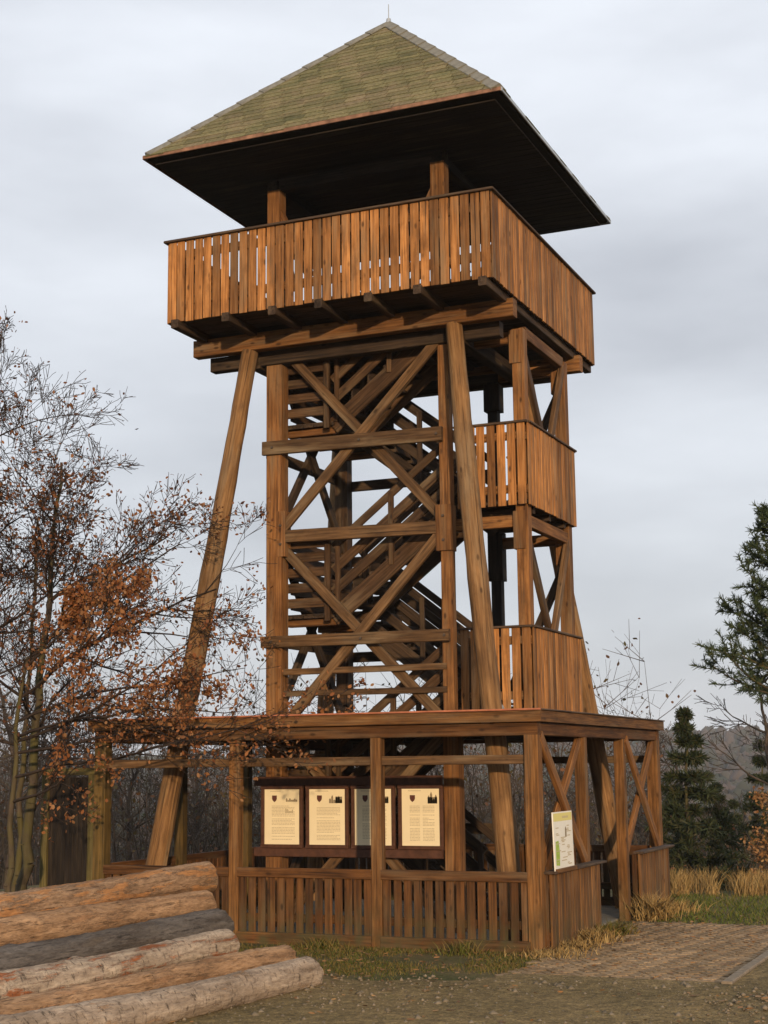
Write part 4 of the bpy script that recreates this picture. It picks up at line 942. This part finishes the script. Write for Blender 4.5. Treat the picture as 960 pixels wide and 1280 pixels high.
for i, (cx, cy, r_, n, h_, mt, lab) in enumerate(((3.24, 1.22, .13, 520, .42, 'drygrass', 'straw coloured grass tuft at the doorway edge of the far side parapet'), (3.2, -1.75, .17, 560, .22, 'drygrass', 'orange dry grass tuft at the foot of the near side parapet'), (3.22, -.95, .12, 360, .24, 'grass', 'green grass tuft beside the doorway at the end of the near parapet'),
        (3.2, 2.3, .2, 420, .24, 'drygrass', 'low dry tuft against the far end of the side parapet'), (3.15, -3.2, .18, 420, .13, 'drygrass', 'low dry tuft at the front corner of the pavilion'), (2.1, -3.2, .10, 160, .2, 'grass', 'thin green weeds in front of the parapet boards'), (.35, -3.2, .12, 200, .16, 'grass', 'green weeds at the sill near the front post'), (3.2, -2.5, .14, 380, .16, 'drygrass', 'rusty dry grass below the map sign'))):
    V, F_ = blades(n, tuft_pts(cx, cy, r_), h_*.35, h_, .006, 20+i, .4); tag(link('grass_tuft', nparr_mesh('grass_tuft', V, F_), mt), lab, 'grass tuft', None, 'stuff')
rg = np.random.default_rng(9); n = 5200
x = rg.uniform(-5, 8, n); y = rg.uniform(-9.5, 2, n); k = ~((np.abs(x) < 3.05) & (np.abs(y) < 3.1)) & (rg.random(n) < np.where(y > -6.0, .75, .28)); x, y = x[k], y[k]
P = np.stack([x, y, gz(x, y)+np.where((x > 3.1) & (x < 5.35) & (y > -4.8) & (y < .62), .034, np.where(y < -5.6, .037, .018))], 1)
V, F_ = leaves(P, .075, rg, 0.); V = V.reshape(-1, 6, 3); V[:, :, 2] = P[:, None, 2]+(V[:, :, 2]-P[:, None, 2])*.22+.006; tag(link('leaf_litter', nparr_mesh('leaf_litter', V.reshape(-1, 3), F_), 'litter'), 'brown leaves scattered over grass and gravel', 'leaves', None, 'stuff')
n = 8500; x = rg.uniform(-2, 8.5, n); y = rg.uniform(-12.5, -4.9, n); k = arr([yy < (road_edge(xx) if xx < 3.3 else -4.9) for xx, yy in zip(x, y)]); x, y = x[k], y[k]; n = len(x); s_ = rg.gamma(1.6, .006, n)+.004
oc = arr([(1, 0, 0), (0, 1, 0), (-1, 0, 0), (0, -1, 0), (0, 0, .8), (0, 0, -.8)]); V = np.stack([x, y, gz(x, y)+.034], 1)[:, None, :]+oc[None]*s_[:, None, None]*rg.uniform(.6, 1.3, (n, 6, 1))
F_ = np.concatenate([(np.arange(n)*6)[:, None]+np.array([f]) for f in ((0, 1, 4), (1, 2, 4), (2, 3, 4), (3, 0, 4), (1, 0, 5), (2, 1, 5), (3, 2, 5), (0, 3, 5))])
M['stone'] = leaf_mat('loose_stone', [(.10, .08, .05), (.16, .125, .08), (.22, .175, .12), (.14, .105, .065)], 0)
tag(link('loose_stones', nparr_mesh('loose_stones', V.reshape(-1, 3), F_), 'stone'), 'small loose stones lying on the gravel road', 'stones', None, 'stuff')

# ------------------------------------------------------------------ haze
hz = bpy.data.materials.new('haze'); hz.use_nodes = True; ht = hz.node_tree; ht.nodes.clear()
ho = N(ht, 'ShaderNodeOutputMaterial'); hv_ = N(ht, 'ShaderNodeVolumePrincipled'); hv_.inputs['Color'].default_value = (.86, .90, .97, 1); hv_.inputs['Density'].default_value = .00028; hv_.inputs['Anisotropy'].default_value = .0
ht.links.new(hv_.outputs[0], ho.inputs['Volume'])
x0, x1, y0, y1, z0, z1 = -1650, 1650, -350, 2050, -16, 36
hb = link('haze', pydata('haze', [(x, y, z) for z in (z0, z1) for x, y in ((x0, y0), (x1, y0), (x1, y1), (x0, y1))], [(3, 2, 1, 0), (4, 5, 6, 7), (0, 1, 5, 4), (1, 2, 6, 5), (2, 3, 7, 6), (3, 0, 4, 7)]), hz); tag(hb, 'thin pale haze over the whole valley', 'haze', None, 'stuff')
